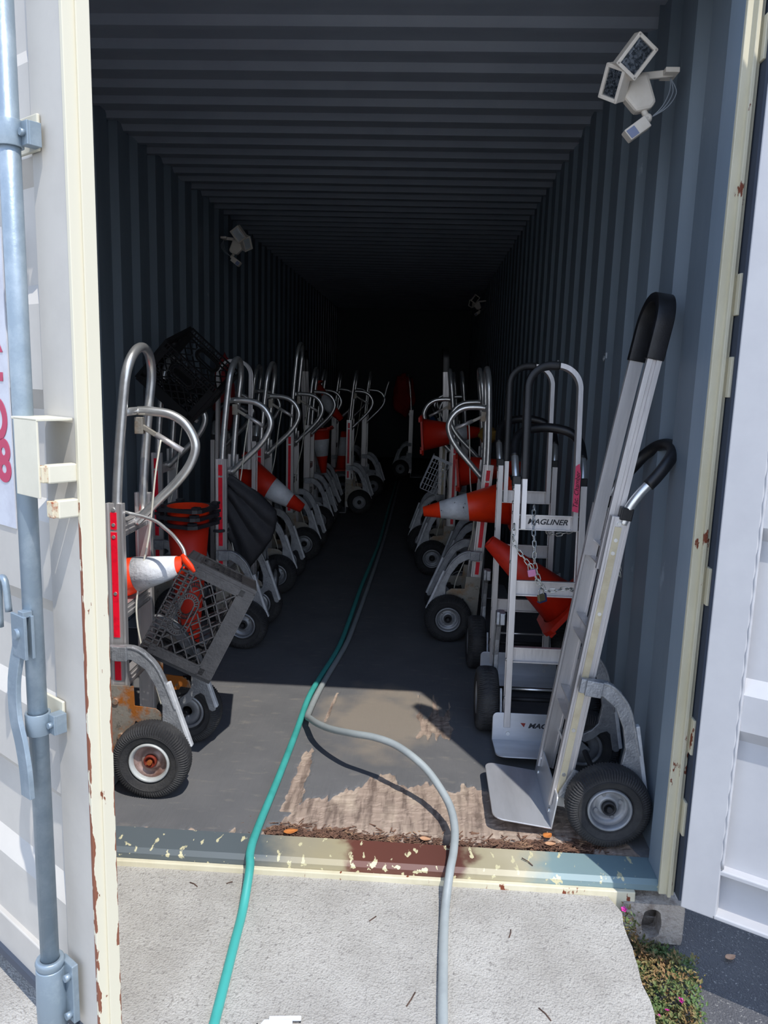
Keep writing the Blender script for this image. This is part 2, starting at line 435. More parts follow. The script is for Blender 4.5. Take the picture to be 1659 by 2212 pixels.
for y in ys:
    row = []
    for x in xs:
        ww = wear(x, y)
        rot_ = max(0., min(1., .5 + ((.155 + .05 * fbm(x, y, 14) + .02 * math.sin(x * 9)) - y) / .03)) if x > -.0 else 0.
        if x > .90: rot_ = 0 if x > 1.06 else rot_
        z = -.0035 * ww + ww * .0016 * fbm(x * 8, y * .8, 12)
        if ww > .5: z -= .002 * (1 if fbm(x * 1.5, y * 4, 8) > .05 else 0)
        z -= rot_ * (.012 + .010 * fbm(x * 2, y * 4, 22))
        if (x - .568) ** 2 / .028 ** 2 + (y - .150) ** 2 / .022 ** 2 < 1: z -= .05
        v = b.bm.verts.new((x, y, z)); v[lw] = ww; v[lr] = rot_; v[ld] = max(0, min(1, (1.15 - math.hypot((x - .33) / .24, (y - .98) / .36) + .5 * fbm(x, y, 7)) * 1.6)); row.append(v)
    grid.append(row)
for j in range(ny_):
    for i in range(nx): b.bm.faces.new((grid[j][i], grid[j][i + 1], grid[j + 1][i + 1], grid[j + 1][i]))
far = [b.bm.verts.new((x, LEN, 0)) for x in (xs[0], xs[-1])]
b.bm.faces.new([grid[-1][i] for i in range(nx + 1)] + [far[1], far[0]])
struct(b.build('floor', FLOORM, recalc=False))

# ------------------------------------------------------------------ ground outside
b = MB()
gx = [-14, -4, -1.4, 1.0, 1.3, 1.8, 4, 14]
struct(b.box((0, -6, -.24), (40, 30, .10)).build('ground_asphalt', ASPH))
b = MB()
def rz(y): return -.045 + .125 * y if y > -1.14 else -.1875
P = []
nx, ny_ = 60, 60
rows = []
for j in range(ny_ + 1):
    y = .0 - 1.14 * j / ny_
    row = []
    for i in range(nx + 1):
        x = -1.45 + (1.05 + 1.45) * i / nx
        e = (.012 * fbm(3.3, y, 7) if i == nx else 0)
        yy = y - .016 + (.004 * fbm(x, 2, 9) if j == 0 else 0)
        if i == nx and j < 3: e -= .03 * (3 - j) / 3
        row.append(b.bm.verts.new((x + e, yy, rz(y) + .0012 * fbm(x, y, 25))))
    rows.append(row)
for j in range(ny_):
    for i in range(nx): b.bm.faces.new((rows[j][i], rows[j][i + 1], rows[j + 1][i + 1], rows[j + 1][i]))
for seq in ([r_[nx] for r_ in rows], rows[0], [r_[0] for r_ in rows]):
    low = [b.bm.verts.new((v.co.x, v.co.y, -.20)) for v in seq]
    for k in range(len(seq) - 1): b.bm.faces.new((seq[k], seq[k + 1], low[k + 1], low[k]))
tag(b.build('concrete_ramp', CONC), 'pale grey concrete ramp leading up to the container sill', 'ramp')
struct(MB().box((-1.5, -8.0, -.195), (8, 13, .02)).build('ground_concrete_apron', CONC))  # unseen concrete behind the camera, widened to bounce light into the container

# ------------------------------------------------------------------ door leaves
def leaf_frame(E, D, N):
    M = Matrix.Identity(4)
    for i in range(3):
        M[i][0] = (D[0], D[1], 0)[i]; M[i][1] = (N[0], N[1], 0)[i]; M[i][2] = (0, 0, 1)[i]; M[i][3] = (E[0], E[1], 0)[i]
    return M
def place(o, M): o.matrix_world = M
# left leaf: local x = s (from the free edge), y = outward normal, z up
def edge_mat():
    mt = bpy.data.materials.new('cream_paint_rusting_at_edges'); mt.use_nodes = True
    n = mt.node_tree; L = n.links.new; b_ = n.nodes['Principled BSDF']; b_.inputs['Roughness'].default_value = .5
    tc = n.nodes.new('ShaderNodeTexCoord'); sp = n.nodes.new('ShaderNodeSeparateXYZ'); L(tc.outputs['Object'], sp.inputs[0])
    def M_(op, a, c=None):
        q = n.nodes.new('ShaderNodeMath'); q.operation = op
        for k, v_ in enumerate((a, c)):
            if v_ is None: continue
            if isinstance(v_, (int, float)): q.inputs[k].default_value = v_
            else: L(v_, q.inputs[k])
        return q.outputs[0]
    y = sp.outputs['Y']; z = sp.outputs['Z']
    d = M_('MINIMUM', M_('ABSOLUTE', M_('ADD', y, -.001)), M_('ABSOLUTE', M_('ADD', y, .046)))
    mp = n.nodes.new('ShaderNodeMapping'); mp.inputs['Scale'].default_value = (1, 1, .28); L(tc.outputs['Object'], mp.inputs[0])
    t = n.nodes.new('ShaderNodeTexNoise'); t.inputs['Scale'].default_value = 60; t.inputs['Detail'].default_value = 8; L(mp.outputs[0], t.inputs['Vector'])
    t2 = n.nodes.new('ShaderNodeTexNoise'); t2.inputs['Scale'].default_value = 5; L(tc.outputs['Object'], t2.inputs['Vector'])
    w_ = M_('MULTIPLY', M_('MAXIMUM', M_('SUBTRACT', 1.15, z), .0), .0040)
    lim = M_('MULTIPLY', w_, M_('ADD', M_('MULTIPLY', M_('SUBTRACT', t.outputs['Fac'], .47), 9.0), M_('MULTIPLY', M_('SUBTRACT', t2.outputs['Fac'], .4), 2.0)))
    mask = M_('GREATER_THAN', lim, d)
    spot = M_('GREATER_THAN', t.outputs['Fac'], M_('ADD', .66, M_('MULTIPLY', z, .06)))
    mask = M_('MAXIMUM', mask, spot)
    mx = n.nodes.new('ShaderNodeMix'); mx.data_type = 'RGBA'; L(mask, mx.inputs[0]); mx.inputs[6].default_value = srgb('#D6D0BA'); mx.inputs[7].default_value = srgb('#84503A')
    L(mx.outputs[2], b_.inputs['Base Color']); return mt
ML = leaf_frame((-.181, -.662), (-.813, .582), (-.582, -.813))
ZL0, ZL1, WL = -.005, 2.55, 1.14
dl = empty('door_1'); place(dl, ML); struct(dl)
b = MB()
b.box((.057, -.024, (ZL0 + ZL1) / 2), (.114, .044, ZL1 - ZL0)); b.box((WL - .05, -.024, (ZL0 + ZL1) / 2), (.10, .044, ZL1 - ZL0))
b.box((WL / 2, -.024, ZL0 + .05), (WL - .2, .044, .10)); b.box((WL / 2, -.024, ZL1 - .05), (WL - .2, .044, .10))
b.build('door_frame', GREYP, dl, bevel=.003)
b = MB()   # corrugated panel: horizontal troughs
zs = [(.095, -.012), (.10, -.012)]
prf = [(.095, -.014)]
for zc in (.38, .80, 1.22, 1.64, 2.06):
    prf += [(zc - .13, -.014), (zc - .09, -.042), (zc + .09, -.042), (zc + .13, -.014)]
prf.append((2.46, -.014))
b.prism([(y, z) for z, y in prf] + [(y - .003, z) for z, y in reversed(prf)], .11, WL - .09, 'x')
b.build('door_panel', GREYP, dl)
b = MB(); b.box((-.005, -.024, (ZL0 + ZL1) / 2), (.010, .050, ZL1 - ZL0)); b.box((-.012, -.034, (ZL0 + ZL1) / 2), (.006, .026, ZL1 - ZL0))
b.build('edge_trim', edge_mat(), dl, bevel=.0015)
MB().box((.10, -.052, (ZL0 + ZL1) / 2), (.19, .012, ZL1 - ZL0)).build('door_gasket', GASK, dl)
MB().box((WL / 2, -.018, ZL0 + .005), (WL, .05, .02)).build('bottom_gasket', GASK, dl)
# lock rod set
rs, rn = .105, .042
rod = MB().tube([(rs, rn, .10), (rs, rn, 2.5)], .0185, 20).build('lock_rod', BLUEG, dl)
for z in (.70, 1.79):
    b = MB(); b.lathe([(.019, -.022), (.024, -.022), (.024, .022), (.019, .022)], (rs, rn, z), 'z', 20)
    b.box((rs - .026, rn - .014, z), (.030, .006, .040)); b.box((rs - .030, rn - .026, z), (.024, .022, .040)); b.build('rod_bracket', BLUEG, rod, bevel=.001)
    MB().cyl((rs - .031, rn - .012, z), (rs - .031, rn - .003, z), .0065, 6).build('bracket_bolt', BLUEG, rod)
    MB().box((rs + .006, .003, z + .008), (.070, .006, .062)).build('base_plate', CREAM, rod, bevel=.002)
b = MB(); b.lathe([(.0185, 0), (.027, .0), (.030, .012), (.027, .02), (.0185, .02)], (rs, rn, .155), 'z', 20)
b.lathe([(.0185, .01), (.030, .01), (.031, .08), (.029, .155), (.0185, .155)], (rs, rn, 0.0), 'z', 20)
b.box((rs - .028, .016, .10), (.050, .014, .135)); b.build('rod_end_keeper', BLUEG, rod, bevel=.002)
for z in (.05, .14): MB().cyl((rs - .040, .02, z), (rs - .040, .034, z), .008, 6).build('keeper_bolt', BLUEG, rod)
# handle
b = MB(); hs = rs - .020
b.box((hs + .020, rn + .028, .885), (.052, .006, .085)); b.box((hs + .020, rn + .014, .885), (.052, .006, .085)); b.box((hs + .01, rn + .020, .93), (.02, .018, .012))
hd = b.build('handle_hub', BLUEG, rod, bevel=.001)
MB().cyl((hs + .022, rn + .005, .89), (hs + .022, rn + .037, .89), .010, 16).build('hub_pin', BLUEG, rod)
hp = cr([(hs + .036, rn + .022, .86), (hs + .046, rn + .030, .79), (hs + .040, rn + .034, .72), (hs + .018, rn + .036, .67), (hs + .002, rn + .038, .62), (hs - .002, rn + .038, .565)], 5)
MB().sweep(hp, [(-.018, -.005), (.018, -.005), (.018, .005), (-.018, .005)], ref=(1, 0, 0), smooth=False).build('lock_handle', BLUEG, rod, bevel=.001)
MB().tube(cr([(rs + .055, rn + .02, .92), (rs + .065, rn + .02, .98), (rs + .09, rn + .02, .97), (rs + .095, rn + .02, .88)], 5), .007, 8).build('handle_catch', BLUEG, rod)
# padlock guard box and lugs
b = MB(); b.box((.048, .066, 1.232), (.082, .004, .140)); b.box((.052, .034, 1.301), (.092, .068, .005)); b.box((.088, .050, 1.232), (.004, .034, .140))
b.build('lock_guard', CREAM, dl, bevel=.001)
for z, s_, n_ in ((1.205, .006, .055), (1.14, .004, .04)):
    MB().box((s_, n_ / 2, z), (.018, n_, .034)).build('lock_lug', CREAM, dl, bevel=.003)
    MB().box((s_ + .004, n_ + .004, z), (.022, .012, .03)).build('rusty_lug_end', mat('rust_flaked_paint', '#D3C8AC', .6, 0, '#9A4B22', 40, .45, .55), dl, bevel=.002)
dec = MB().box((.545, -.012, 1.36), (.56, .003, .60)).build('decal_sheet', DECW, dl)
Mt = Matrix.Translation((0, -.0095, 0)) @ Matrix.Rotation(math.pi, 4, 'Z') @ Matrix.Rotation(R(90), 4, 'X')
for ch, z, s_ in (('G', 1.56, .325), ('R', 1.46, .325), ('+', 1.365, .318), ('O', 1.28, .325), ('G8', 1.195, .345)):
    text_obj('red_letter', ch, .12, DECR, dl, Matrix.Translation((s_, 0, z)) @ Mt, off=.004)
MB().box((.63, -.0135, 1.12), (.60, .003, .11)).build('grey_banner', mat('smeared_banner', '#8C8C8E', .6, 0, '#B9B8B6', 40, .4, .6, stretch=(.1, 1, 1)), dl)

# right leaf, opened outwards: inner face towards the camera
MR = leaf_frame((1.152, -.212), (.867, -.498), (-.498, -.867))
dr = empty('door_2'); place(dr, MR); struct(dr)
ZR0, ZR1 = .078, 2.58
b = MB()
b.box((.042, -.026, (ZR0 + ZR1) / 2), (.084, .052, ZR1 - ZR0)); b.box((WL - .05, -.026, (ZR0 + ZR1) / 2), (.10, .052, ZR1 - ZR0))
b.box((WL / 2, -.026, ZR1 - .05), (WL - .2, .052, .10)); b.box((WL / 2, -.02, ZR0 + .006), (WL - .15, .040, .012)); b.box((WL / 2, -.022, ZR0 + .128), (WL - .15, .040, .014))
b.build('door_frame', WHITEP, dr, bevel=.003)
b = MB(); prf = [(ZR0 + .01, -.036), (ZR0 + .13, -.036), (ZR0 + .135, -.030)]
for zc in (.635, 1.13, 1.62, 2.1):
    prf += [(zc - .085, -.030), (zc - .05, -.004), (zc + .04, -.004), (zc + .075, -.030)]
prf.append((ZR1 - .08, -.030))
b.prism([(y, z) for z, y in prf] + [(y - .003, z) for z, y in reversed(prf)], .08, WL - .09, 'x')
b.build('door_panel', WHITEP, dr)
MB().tube([(.086, -.004 + .003 * math.sin(k * 2.1), ZR0 + .14 + k * .02) for k in range(118)], .004, 6).build('weld_bead', WHITEP, dr)
for z in (.30, 1.0, 1.7, 2.35):
    MB().box((.03, -.075, z), (.05, .05, .05)).build('hinge_blade', GASK, dr)

# ------------------------------------------------------------------ hand truck building blocks (local: +x towards the nose, y across, z up)
def tyre_mesh(par, y, rad=.128, hw=.043):
    pr = [(.064, -hw * .55), (.075, -hw * .85), (.098, -hw * 1.0), (.111, -hw * .98), (.120, -hw * .86), (.1265, -hw * .62), (.128, -hw * .3),
          (.1285, 0), (.128, hw * .3), (.1265, hw * .62), (.120, hw * .86), (.111, hw * .98), (.098, hw), (.075, hw * .85), (.064, hw * .55)]
    def mod(i, k, r, a):
        if k in (3, 4, 5, 9, 10, 11) and i % 2: return r - .0035, a * .94
        if k in (6, 8) and i % 4 < 2: return r - .0015, a
        return r, a
    b = MB(); b.lathe(pr, (0, 0, 0), 'y', 176, mod, smooth=False)
    # raised ring on the sidewalls
    for s in (-1, 1): b.lathe([(.0935, s * (hw + .0001)), (.095, s * (hw + .0015)), (.0965, s * (hw + .0001)), (.095, s * (hw - .002))], (0, 0, 0), 'y', 64)
    t = b.build('wheel', RUBBER, par, loc=(-.13, y, .128)); return t
def rim_parts(wh, s, rimmat=RIMG, dish=RIMG, bolt=DARKM, nuts=True, hubm=None):
    b = MB(); b.lathe([(.066, s * .020), (.068, s * .036), (.064, s * .040), (.059, s * .036), (.056, s * .024), (.056, -s * .03), (.066, -s * .03)], (0, 0, 0), 'y', 48)
    b.build('rim', rimmat, wh)
    b = MB(); b.lathe([(.0575, s * .026), (.050, s * .004), (.036, s * .002), (.031, s * .012), (.020, s * .014), (.020, -s * .02), (.0575, -s * .02)], (0, 0, 0), 'y', 40)
    b.build('wheel_dish', dish, wh)
    b = MB(); b.lathe([(.0215, s * .012), (.0215, s * .026), (.0165, s * .028), (.0165, s * .020), (.0001, s * .020), (.0001, s * .012)], (0, 0, 0), 'y', 28); b.build('hub', hubm or DARKM, wh)
    MB().cyl((0, s * .018, 0), (0, s * .034, 0), .0085, 8).build('hub_bolt', bolt, wh)
    if nuts:
        for k in range(4):
            a = R(45 + 90 * k + 15); MB().cyl((.039 * math.cos(a), s * .0, .039 * math.sin(a)), (.039 * math.cos(a), s * .010, .039 * math.sin(a)), .0065, 6).build('wheel_nut', RIMG, wh)
def climber(par, y):
    out = [(.020, .500), (-.060, .503), (-.105, .480), (-.150, .425), (-.168, .385), (-.205, .29), (-.249, .165), (-.246, .148), (-.234, .143), (-.222, .150),
           (-.204, .205), (-.190, .214), (-.170, .203), (-.150, .178), (-.125, .160), (-.108, .165), (-.110, .188), (-.138, .210), (-.155, .238), (-.156, .30), (-.136, .365), (-.10, .425), (-.055, .455), (.020, .455)]
    b = MB(); b.prism(out, y - .009, y + .009); 
    rib = cr([(.0, y, .495), (-.06, y, .497), (-.103, y, .474), (-.148, y, .420), (-.2, y, .29)], 4)
    b.sweep(rib, [(-.004, -.013), (.004, -.013), (.004, .013), (-.004, .013)], ref=(0, 0, 1), smooth=False)
    b.box((-.02, y + (.016 if y < 0 else -.016) * -1, .478), (.05, .012, .05))
    c = b.build('stair_climber', CAST, par, bevel=.0025)
    MB().bar((-.176, y, .382), (-.250, y, .160), .013, .022, (0, 1, 0)).build('wear_strip', STRIP, c, bevel=.003)
    return c
RAIL_PROF = [(-.028, -.012), (-.028, .012), (-.020, .012), (-.020, .008), (.020, .008), (.020, .012), (.028, .012), (.028, -.012), (.020, -.012), (.020, -.008), (-.020, -.008), (-.020, -.012)]
def rail(par, y, z0, z1, tape, tapes=None, rivets=True, name='side_rail'):
    s = 1 if y > 0 else -1
    b = MB(); b.sweep([(0, y, z0), (0, y, z1)], RAIL_PROF, ref=(1, 0, 0), smooth=False); r_ = b.build(name, ALU, par, bevel=.001)
    if tape:
        for a, c in (tapes or [(z0 + .09, z1 - .015)]):
            MB().box((.003, s * .0095 + y, (a + c) / 2), (.020, .003, c - a)).build('tape_strip', tape, r_)
    if rivets:
        for z in (z1 - .02, z1 - .07, z1 - .11, z1 - .30, z0 + .26, z0 + .11): MB().cyl((.003, y + s * .006, z), (.003, y + s * .0135, z), .006, 10).build('rivet', TUBE, r_)
    return r_
def arch(hw, z0, z1, u0=0., u1=0., flat=.0, n=16, r=None):
    # path from (-hw) up, over and down to (+hw); u shifts linearly with z
    r = r or hw
    def U(z): return u0 + (u1 - u0) * max(0, (z - z0) / (z1 - z0)) ** 1.5
    pts = [(U(z0), -hw, z0)]
    zs = z1 - r
    k = 8
    for i in range(1, k + 1): z = z0 + (zs - z0) * i / k; pts.append((U(z), -hw, z))
    for i in range(1, n + 1):
        a = math.pi / 2 * i / n; pts.append((U(zs + r * math.sin(a)), -hw + r * (1 - math.cos(a)), zs + r * math.sin(a)))
    mir = [(p[0], -p[1], p[2]) for p in reversed(pts)]
    if abs(pts[-1][1]) < 1e-6: mir = mir[1:]
    return pts + mir
def nose(par, depth=.20, wd=.36, zh=.115, text=False):
    b = MB(); h = wd / 2
    def cp(pts): return pts
    # horizontal plate with rounded front corners
    rr_ = .035; poly = [(0.016, -h), (depth - rr_, -h)]
    for k in range(1, 6): a = R(-90 + 18 * k); poly.append((depth - rr_ + rr_ * math.cos(a), -h + rr_ + rr_ * math.sin(a)))
    poly += [(x, -y) for x, y in reversed(poly)]
    b.prism(poly, .004, .009, 'z')
    r2 = .02; pv = [(-h, .004), (h, .004), (h, zh - r2)]
    for k in range(1, 6): a = R(18 * k); pv.append((h - r2 + r2 * math.cos(a), zh - r2 + r2 * math.sin(a)))
    pv += [(-h + r2 - r2 * math.cos(R(18 * k)), zh - r2 + r2 * math.sin(R(18 * k))) for k in range(5, 0, -1)] + [(-h, zh - r2)]
    b.prism(pv, .014, .019, 'x')
    n_ = b.build('nose_plate', PLATE, par, bevel=.0015)
    for y in (-.12, .12):
        for z in (.035, .09): MB().cyl((.018, y, z), (.024, y, z), .008, 10).build('plate_bolt', TUBE, n_)
    if text:
        Mt_ = Matrix.Translation((.0198, .035, .068)) @ Matrix.Rotation(R(90), 4, 'Z') @ Matrix.Rotation(R(90), 4, 'X')
        text_obj('maker_lettering', 'MAGLINER', .026, LOGO, n_, Mt_, shear=.3, off=.0009, sx=1.25)
        b = MB(); b.prism([(-.073, .078), (-.053, .078), (-.059, .062)], .0192, .0200, 'x'); b.build('logo_triangle', LOGOR, n_)
    return n_
def axle(par):
    b = MB(); b.cyl((-.13, -.20, .128), (-.13, .20, .128), .0095, 14)
    b.build('axle', DARKM, par)
def bracket(par, y, material=GALV):
    b = MB(); o = .017 if y > 0 else -.017
    b.prism([(.028, .12), (.028, .355), (-.052, .355), (-.054, .286), (-.125, .280), (-.150, .262), (-.158, .236), (-.118, .240), (-.112, .228), (-.072, .222), (-.056, .232), (-.046, .205), (-.030, .165), (.004, .12)], y + o - .002, y + o + .002)
    b.cyl((.01, y + o * .7, .30), (.01, y + o * 1.6, .30), .011, 8); b.cyl((-.006, y + o * .7, .175), (-.006, y + o * 1.7, .175), .013, 10)
    return b.build('axle_bracket', material, par, bevel=.001)
def crossbar(par, z, hw=.125, h=.045, u=0.0, name='crossbar'):
    b = MB(); b.box((u - .016, 0, z), (.004, 2 * hw, h))
    b.box((u - .004, 0, z + h / 2), (.028, 2 * hw, .004)); b.box((u - .004, 0, z - h / 2), (.028, 2 * hw, .004))
    for d in (-.008, .008): b.box((u + .002 - .02, 0, z + d), (.005, 2 * hw, .004))
    return b.build(name, ALU, par)

def truck_A(brake=True, tall=0.0, white_rim=False, detail=True, tape=REDT):
    t = empty('hand_truck')
    for s in (-1, 1):
        rail(t, s * .125, .06, .97, tape, [(.37, .44), (.52, .875), (.885, .94)] if tape else None, rivets=white_rim)
        climber(t, s * .158)
        wh = tyre_mesh(t, s * .195)
        if white_rim and s > 0: rim_parts(wh, s, RIMW, RUSTPINK, RUST, False, mat('maroon_rusty_hub', '#7A2A18', .7, .2))
        else: rim_parts(wh, s, nuts=detail)
        bracket(t, s * .125, (GALV if white_rim else GALV2) if brake else CAST)
    axle(t); nose(t)
    for z in (.88, .60, .36): crossbar(t, z)
    # tall hoop: round tube
    p = arch(.118, .88, 1.47 + tall, 0, -.055, r=.118)
    MB().tube(p, .0155, 16).build('loop_handle', TUBE, t)
    # rear handle in the middle plane + its cross tube
    b = MB()
    b.tube([(-.03, -.112, 1.262), (-.03, .112, 1.262)], .0135, 12)
    pts = cr([(-.035, 0, 1.262), (-.085, 0, 1.262), (-.15, 0, 1.252), (-.20, 0, 1.218), (-.228, 0, 1.157), (-.212, 0, 1.095), (-.165, 0, 1.030), (-.09, 0, .955), (-.02, 0, .885)], 7)
    b.tube(pts, .0155, 16); b.build('rear_handle', TUBE, t)
    if brake:
        b = MB(); b.box((-.045, .012, 1.215), (.028, .026, .055))
        b.bar((-.05, .012, 1.215), (-.125, .012, 1.17), .016, .012, (0, 1, 0)); b.build('brake_bracket', GALV2, t, bevel=.002)
        MB().tube([(-.10, .012, 1.186), (-.19, .012, 1.135)], .0105, 12).build('brake_lever', ALU, t)
        MB().tube(cr([(-.118, .02, 1.17), (-.10, .03, 1.05), (-.075, .03, .85), (-.03, .04, .62), (-.045, .04, .45), (-.09, .03, .30), (-.10, .02, .24)], 6), .0032, 8).build('brake_cable', WHITEC, t)
    return t

def truck_B(grip_mode='left', tall=1.47, text=False, tape=None, cross=(.855, .60, .34), nosed=.20):
    t = empty('hand_truck')
    for s in (-1, 1):
        rail(t, s * .125, .06, 1.0, tape, [(.10, .97)] if tape else None, rivets=True)
        climber(t, s * .158); wh = tyre_mesh(t, s * .195); rim_parts(wh, s)
        MB().prism([(.014, .10), (-.02, .20), (-.095, .175), (-.145, .14), (-.145, .112), (-.105, .105)], s * .148 - .004, s * .148 + .004).build('axle_bracket', CAST, t, bevel=.001)
        MB().box((-.012, s * .125, 1.012), (.036, .034, .038)).build('rail_cap', GRIP, t, bevel=.003)
    axle(t); nose(t, nosed, text=text)
    MB().cyl((-.02, -.12, .20), (-.02, .12, .20), .005, 8).build('tie_rod', TUBE, t)
    for z in cross:
        c = crossbar(t, z, .115, .055, .0)
        if text and z == cross[0]:
            Mt_ = Matrix.Translation((-.0125, .0, z + .002)) @ Matrix.Rotation(R(90), 4, 'Z') @ Matrix.Rotation(R(90), 4, 'X')
            text_obj('maker_lettering', 'MAGLINER', .029, LOGO, c, Mt_, shear=.3, off=.0007, sx=1.1)
            MB().prism([(-.112, z + .012), (-.096, z + .012), (-.101, z - .004)], -.0135, -.0125, 'x').build('logo_triangle', LOGOR, c)
    # inner hoop: flat extrusion
    W_, T_ = .021, .009
    prof = [(-W_, -T_), (-.006, -T_), (-.004, -T_ + .005), (.004, -T_ + .005), (.006, -T_), (W_, -T_), (W_, T_), (-W_, T_)]
    p = arch(.098, .83, tall, .012, -.01, r=.088)
    n = len(p)
    MB().sweep(p, prof, ref=(1, 0, 0), smooth=False).build('loop_handle', ALU, t)
    gp = [(-W_ - .004, -T_ - .005), (W_ + .004, -T_ - .005), (W_ + .007, 0), (W_ + .004, T_ + .005), (-W_ - .004, T_ + .005), (-W_ - .007, 0)]
    def upt(z_, sgn):
        for a_, b_ in zip(p, p[1:]):
            if a_[2] <= z_ <= b_[2] and a_[1] < 0: t_ = (z_ - a_[2]) / max(1e-6, b_[2] - a_[2]); return (a_[0] + (b_[0] - a_[0]) * t_, sgn * .098, z_)
    if grip_mode == 'left': seg = [upt(1.02, -1)] + [q for i, q in enumerate(p) if i <= n // 2 + 1 and q[2] > 1.02]
    elif grip_mode == 'top': zc_ = tall - .185; seg = [upt(zc_, -1)] + [q for q in p if q[2] > zc_] + [upt(zc_, 1)]
    else: seg = None
    if seg: MB().sweep(seg, gp, ref=(1, 0, 0)).build('hoop_grip', GRIP, t, bevel=.002)
    # rear hoop between the rail tops
    def RB(a): return V(a)
    base = [(-.012, -.125, .98), (-.018, -.128, 1.03), (-.040, -.13, 1.08), (-.072, -.13, 1.13), (-.10, -.120, 1.18), (-.122, -.08, 1.215), (-.130, 0, 1.228)]
    path = cr(base + [(a, -b_, c) for a, b_, c in reversed(base[:-1])], 6)
    MB().tube(path, .0145, 14).build('rear_handle', TUBE, t)
    MB().tube([q for q in path if q.z > 1.10], .0185, 14).build('rear_grip', GRIP, t)
    return t

def put(t, x, yc, rotz, lean=0.0, z=0.0, pivot=(-.13, .128), name=None):
    # lean tips the top backwards (towards local -x) about the axle
    Rz = Matrix.Rotation(rotz, 4, 'Z')
    P0 = Matrix.Translation((pivot[0], 0, pivot[1])); P1 = Matrix.Translation((-pivot[0], 0, -pivot[1]))
    t.matrix_world = Matrix.Translation((x, yc, z)) @ Rz @ P0 @ Matrix.Rotation(-lean, 4, 'Y') @ P1
    return t

# first truck on the left: the sunlit one by the door
G = 'hand trucks parked along the container walls'
LR, RR = math.pi, 0.0
A0 = truck_A(True, 0, white_rim=True)
put(A0, -.54, .50, LR)
tag(A0, 'sunlit silver hand truck nearest the left door, with bright red tape and a rust-stained wheel', 'hand truck', G)
A1 = truck_A(True, 0, detail=True)
put(A1, -.575, 1.93, LR)
tag(A1, 'silver hand truck with the black cloth hanging on it, second along the left row', 'hand truck', G)
def another(src, x, y, rz_, label, lean=0, z=0):
    c = copy_tree(src); put(c, x, y, rz_, lean, z); tag(c, label, 'hand truck', G); return c
another(A1, -.60, 2.965, LR, 'silver hand truck just behind the black cloth, beneath the tilted orange and white cone')
A2 = truck_A(True, .17); put(A2, -.575, 3.92, LR)
tag(A2, 'hand truck with the tallest narrow hoop in the left row, in half shade', 'hand truck', G)
A3 = truck_A(False, 0, tape=None)
put(A3, -.66, 5.98, LR); tag(A3, 'dim plain-railed hand truck, wall side of the far pair on the left', 'hand truck', G)
another(A1, -.335, 6.04, LR, 'dim red-taped hand truck closest to the aisle at the far end of the left row')
another(A3, -.60, 4.93, LR, 'shaded plain-railed hand truck midway down the left row, before the far pair')
another(A3, -.28, 7.3, LR, 'barely lit hand truck behind the far left pair, its handle curve showing right of them')
another(A3, -.62, 7.1, LR, 'barely lit hand truck behind the far left pair, close to the left wall')
another(A3, -.55, 8.3, LR, 'farthest left hand truck, almost lost in the dark')
another(A1, -.975, 2.12, LR, 'red-taped hand truck against the left wall, under the dark crate')
another(A1, -1.0, 3.4, LR, 'hand truck tucked against the left wall behind the wide-hoop truck')
another(A3, -1.0, 4.4, LR, 'dark hand truck against the left wall, further back')
# right row
c = another(A1, .742, 2.185, RR, 'leaning silver hand truck on the right, its curved handle beside the black-grip trucks', lean=R(-3.5), z=.0)
another(A1, .665, 3.61, RR, 'red-taped hand truck on the right beyond the scuffed orange and white cone')
another(A3, .84, 3.02, RR, 'hand truck close to the right wall just behind the leaning silver one')
another(A3, .80, 4.75, RR, 'dim hand truck on the right behind the bright flat post')
another(A3, .76, 5.6, RR, 'darker hand truck further down the right row')
another(A3, .80, 6.6, RR, 'farthest right hand truck, almost lost in the dark')

# the three black-grip trucks at the front right and others of their kind
B1 = truck_B('top', 1.648, tape=CREAMT)
put(B1, .922, .372, math.pi, lean=R(7.6))
tag(B1, 'hand truck leaning on the right wall at the doorway, with black-topped tall handle', 'hand truck', G)
B2 = truck_B('left', 1.455, text=True)
put(B2, .935, .815, -math.pi / 2, lean=R(7))
tag(B2, 'hand truck facing the doorway with lettered crossbar, chains and a pink tag', 'hand truck', G)
B3 = truck_B('left', 1.465); put(B3, .935, 1.50, -math.pi / 2, lean=R(6))
tag(B3, 'hand truck facing the doorway directly behind the pink-tagged one', 'hand truck', G)
B4 = truck_B(None, 1.47, cross=(.86, .60, .34)); put(B4, -.69, 2.50, -math.pi / 2, lean=R(2))
tag(B4, 'hand truck facing the doorway with a wide hoop, behind the black cloth on the left', 'hand truck', G)
for t_, lab, a in ((B1, 'hand truck seen edge-on with a bright flat post, right of the dark aisle', (.60, 4.2, 0, 0)),
                   (B1, 'dark hand truck with flat leaning handle bars rising above the left row', (-.62, 5.45, math.pi, R(-5)))):
    c = copy_tree(t_); put(c, a[0], a[1], a[2], a[3], pivot=(-.13, .128)); tag(c, lab, 'hand truck', G)

# pink tag on the lettered truck
E2 = B2.matrix_world
b = MB(); b.prism([(.080, .905), (.103, .90), (.106, 1.05), (.100, 1.085), (.086, 1.075)], .048, .0486, 'x')
tg = b.build('pink_tag', PINK); tg.matrix_world = B2.matrix_world.copy()
tag(tg, 'pink tape tag with handwriting hanging on the lettered hand truck', 'tag')
Mt_ = Matrix.Translation((.0492, .0935, .985)) @ Matrix.Rotation(R(90), 4, 'Z') @ Matrix.Rotation(R(90), 4, 'X') @ Matrix.Rotation(R(88), 4, 'Z')
text_obj('handwriting', 'Tac. Chamber', .024, INK, tg, Mt_, shear=.35)

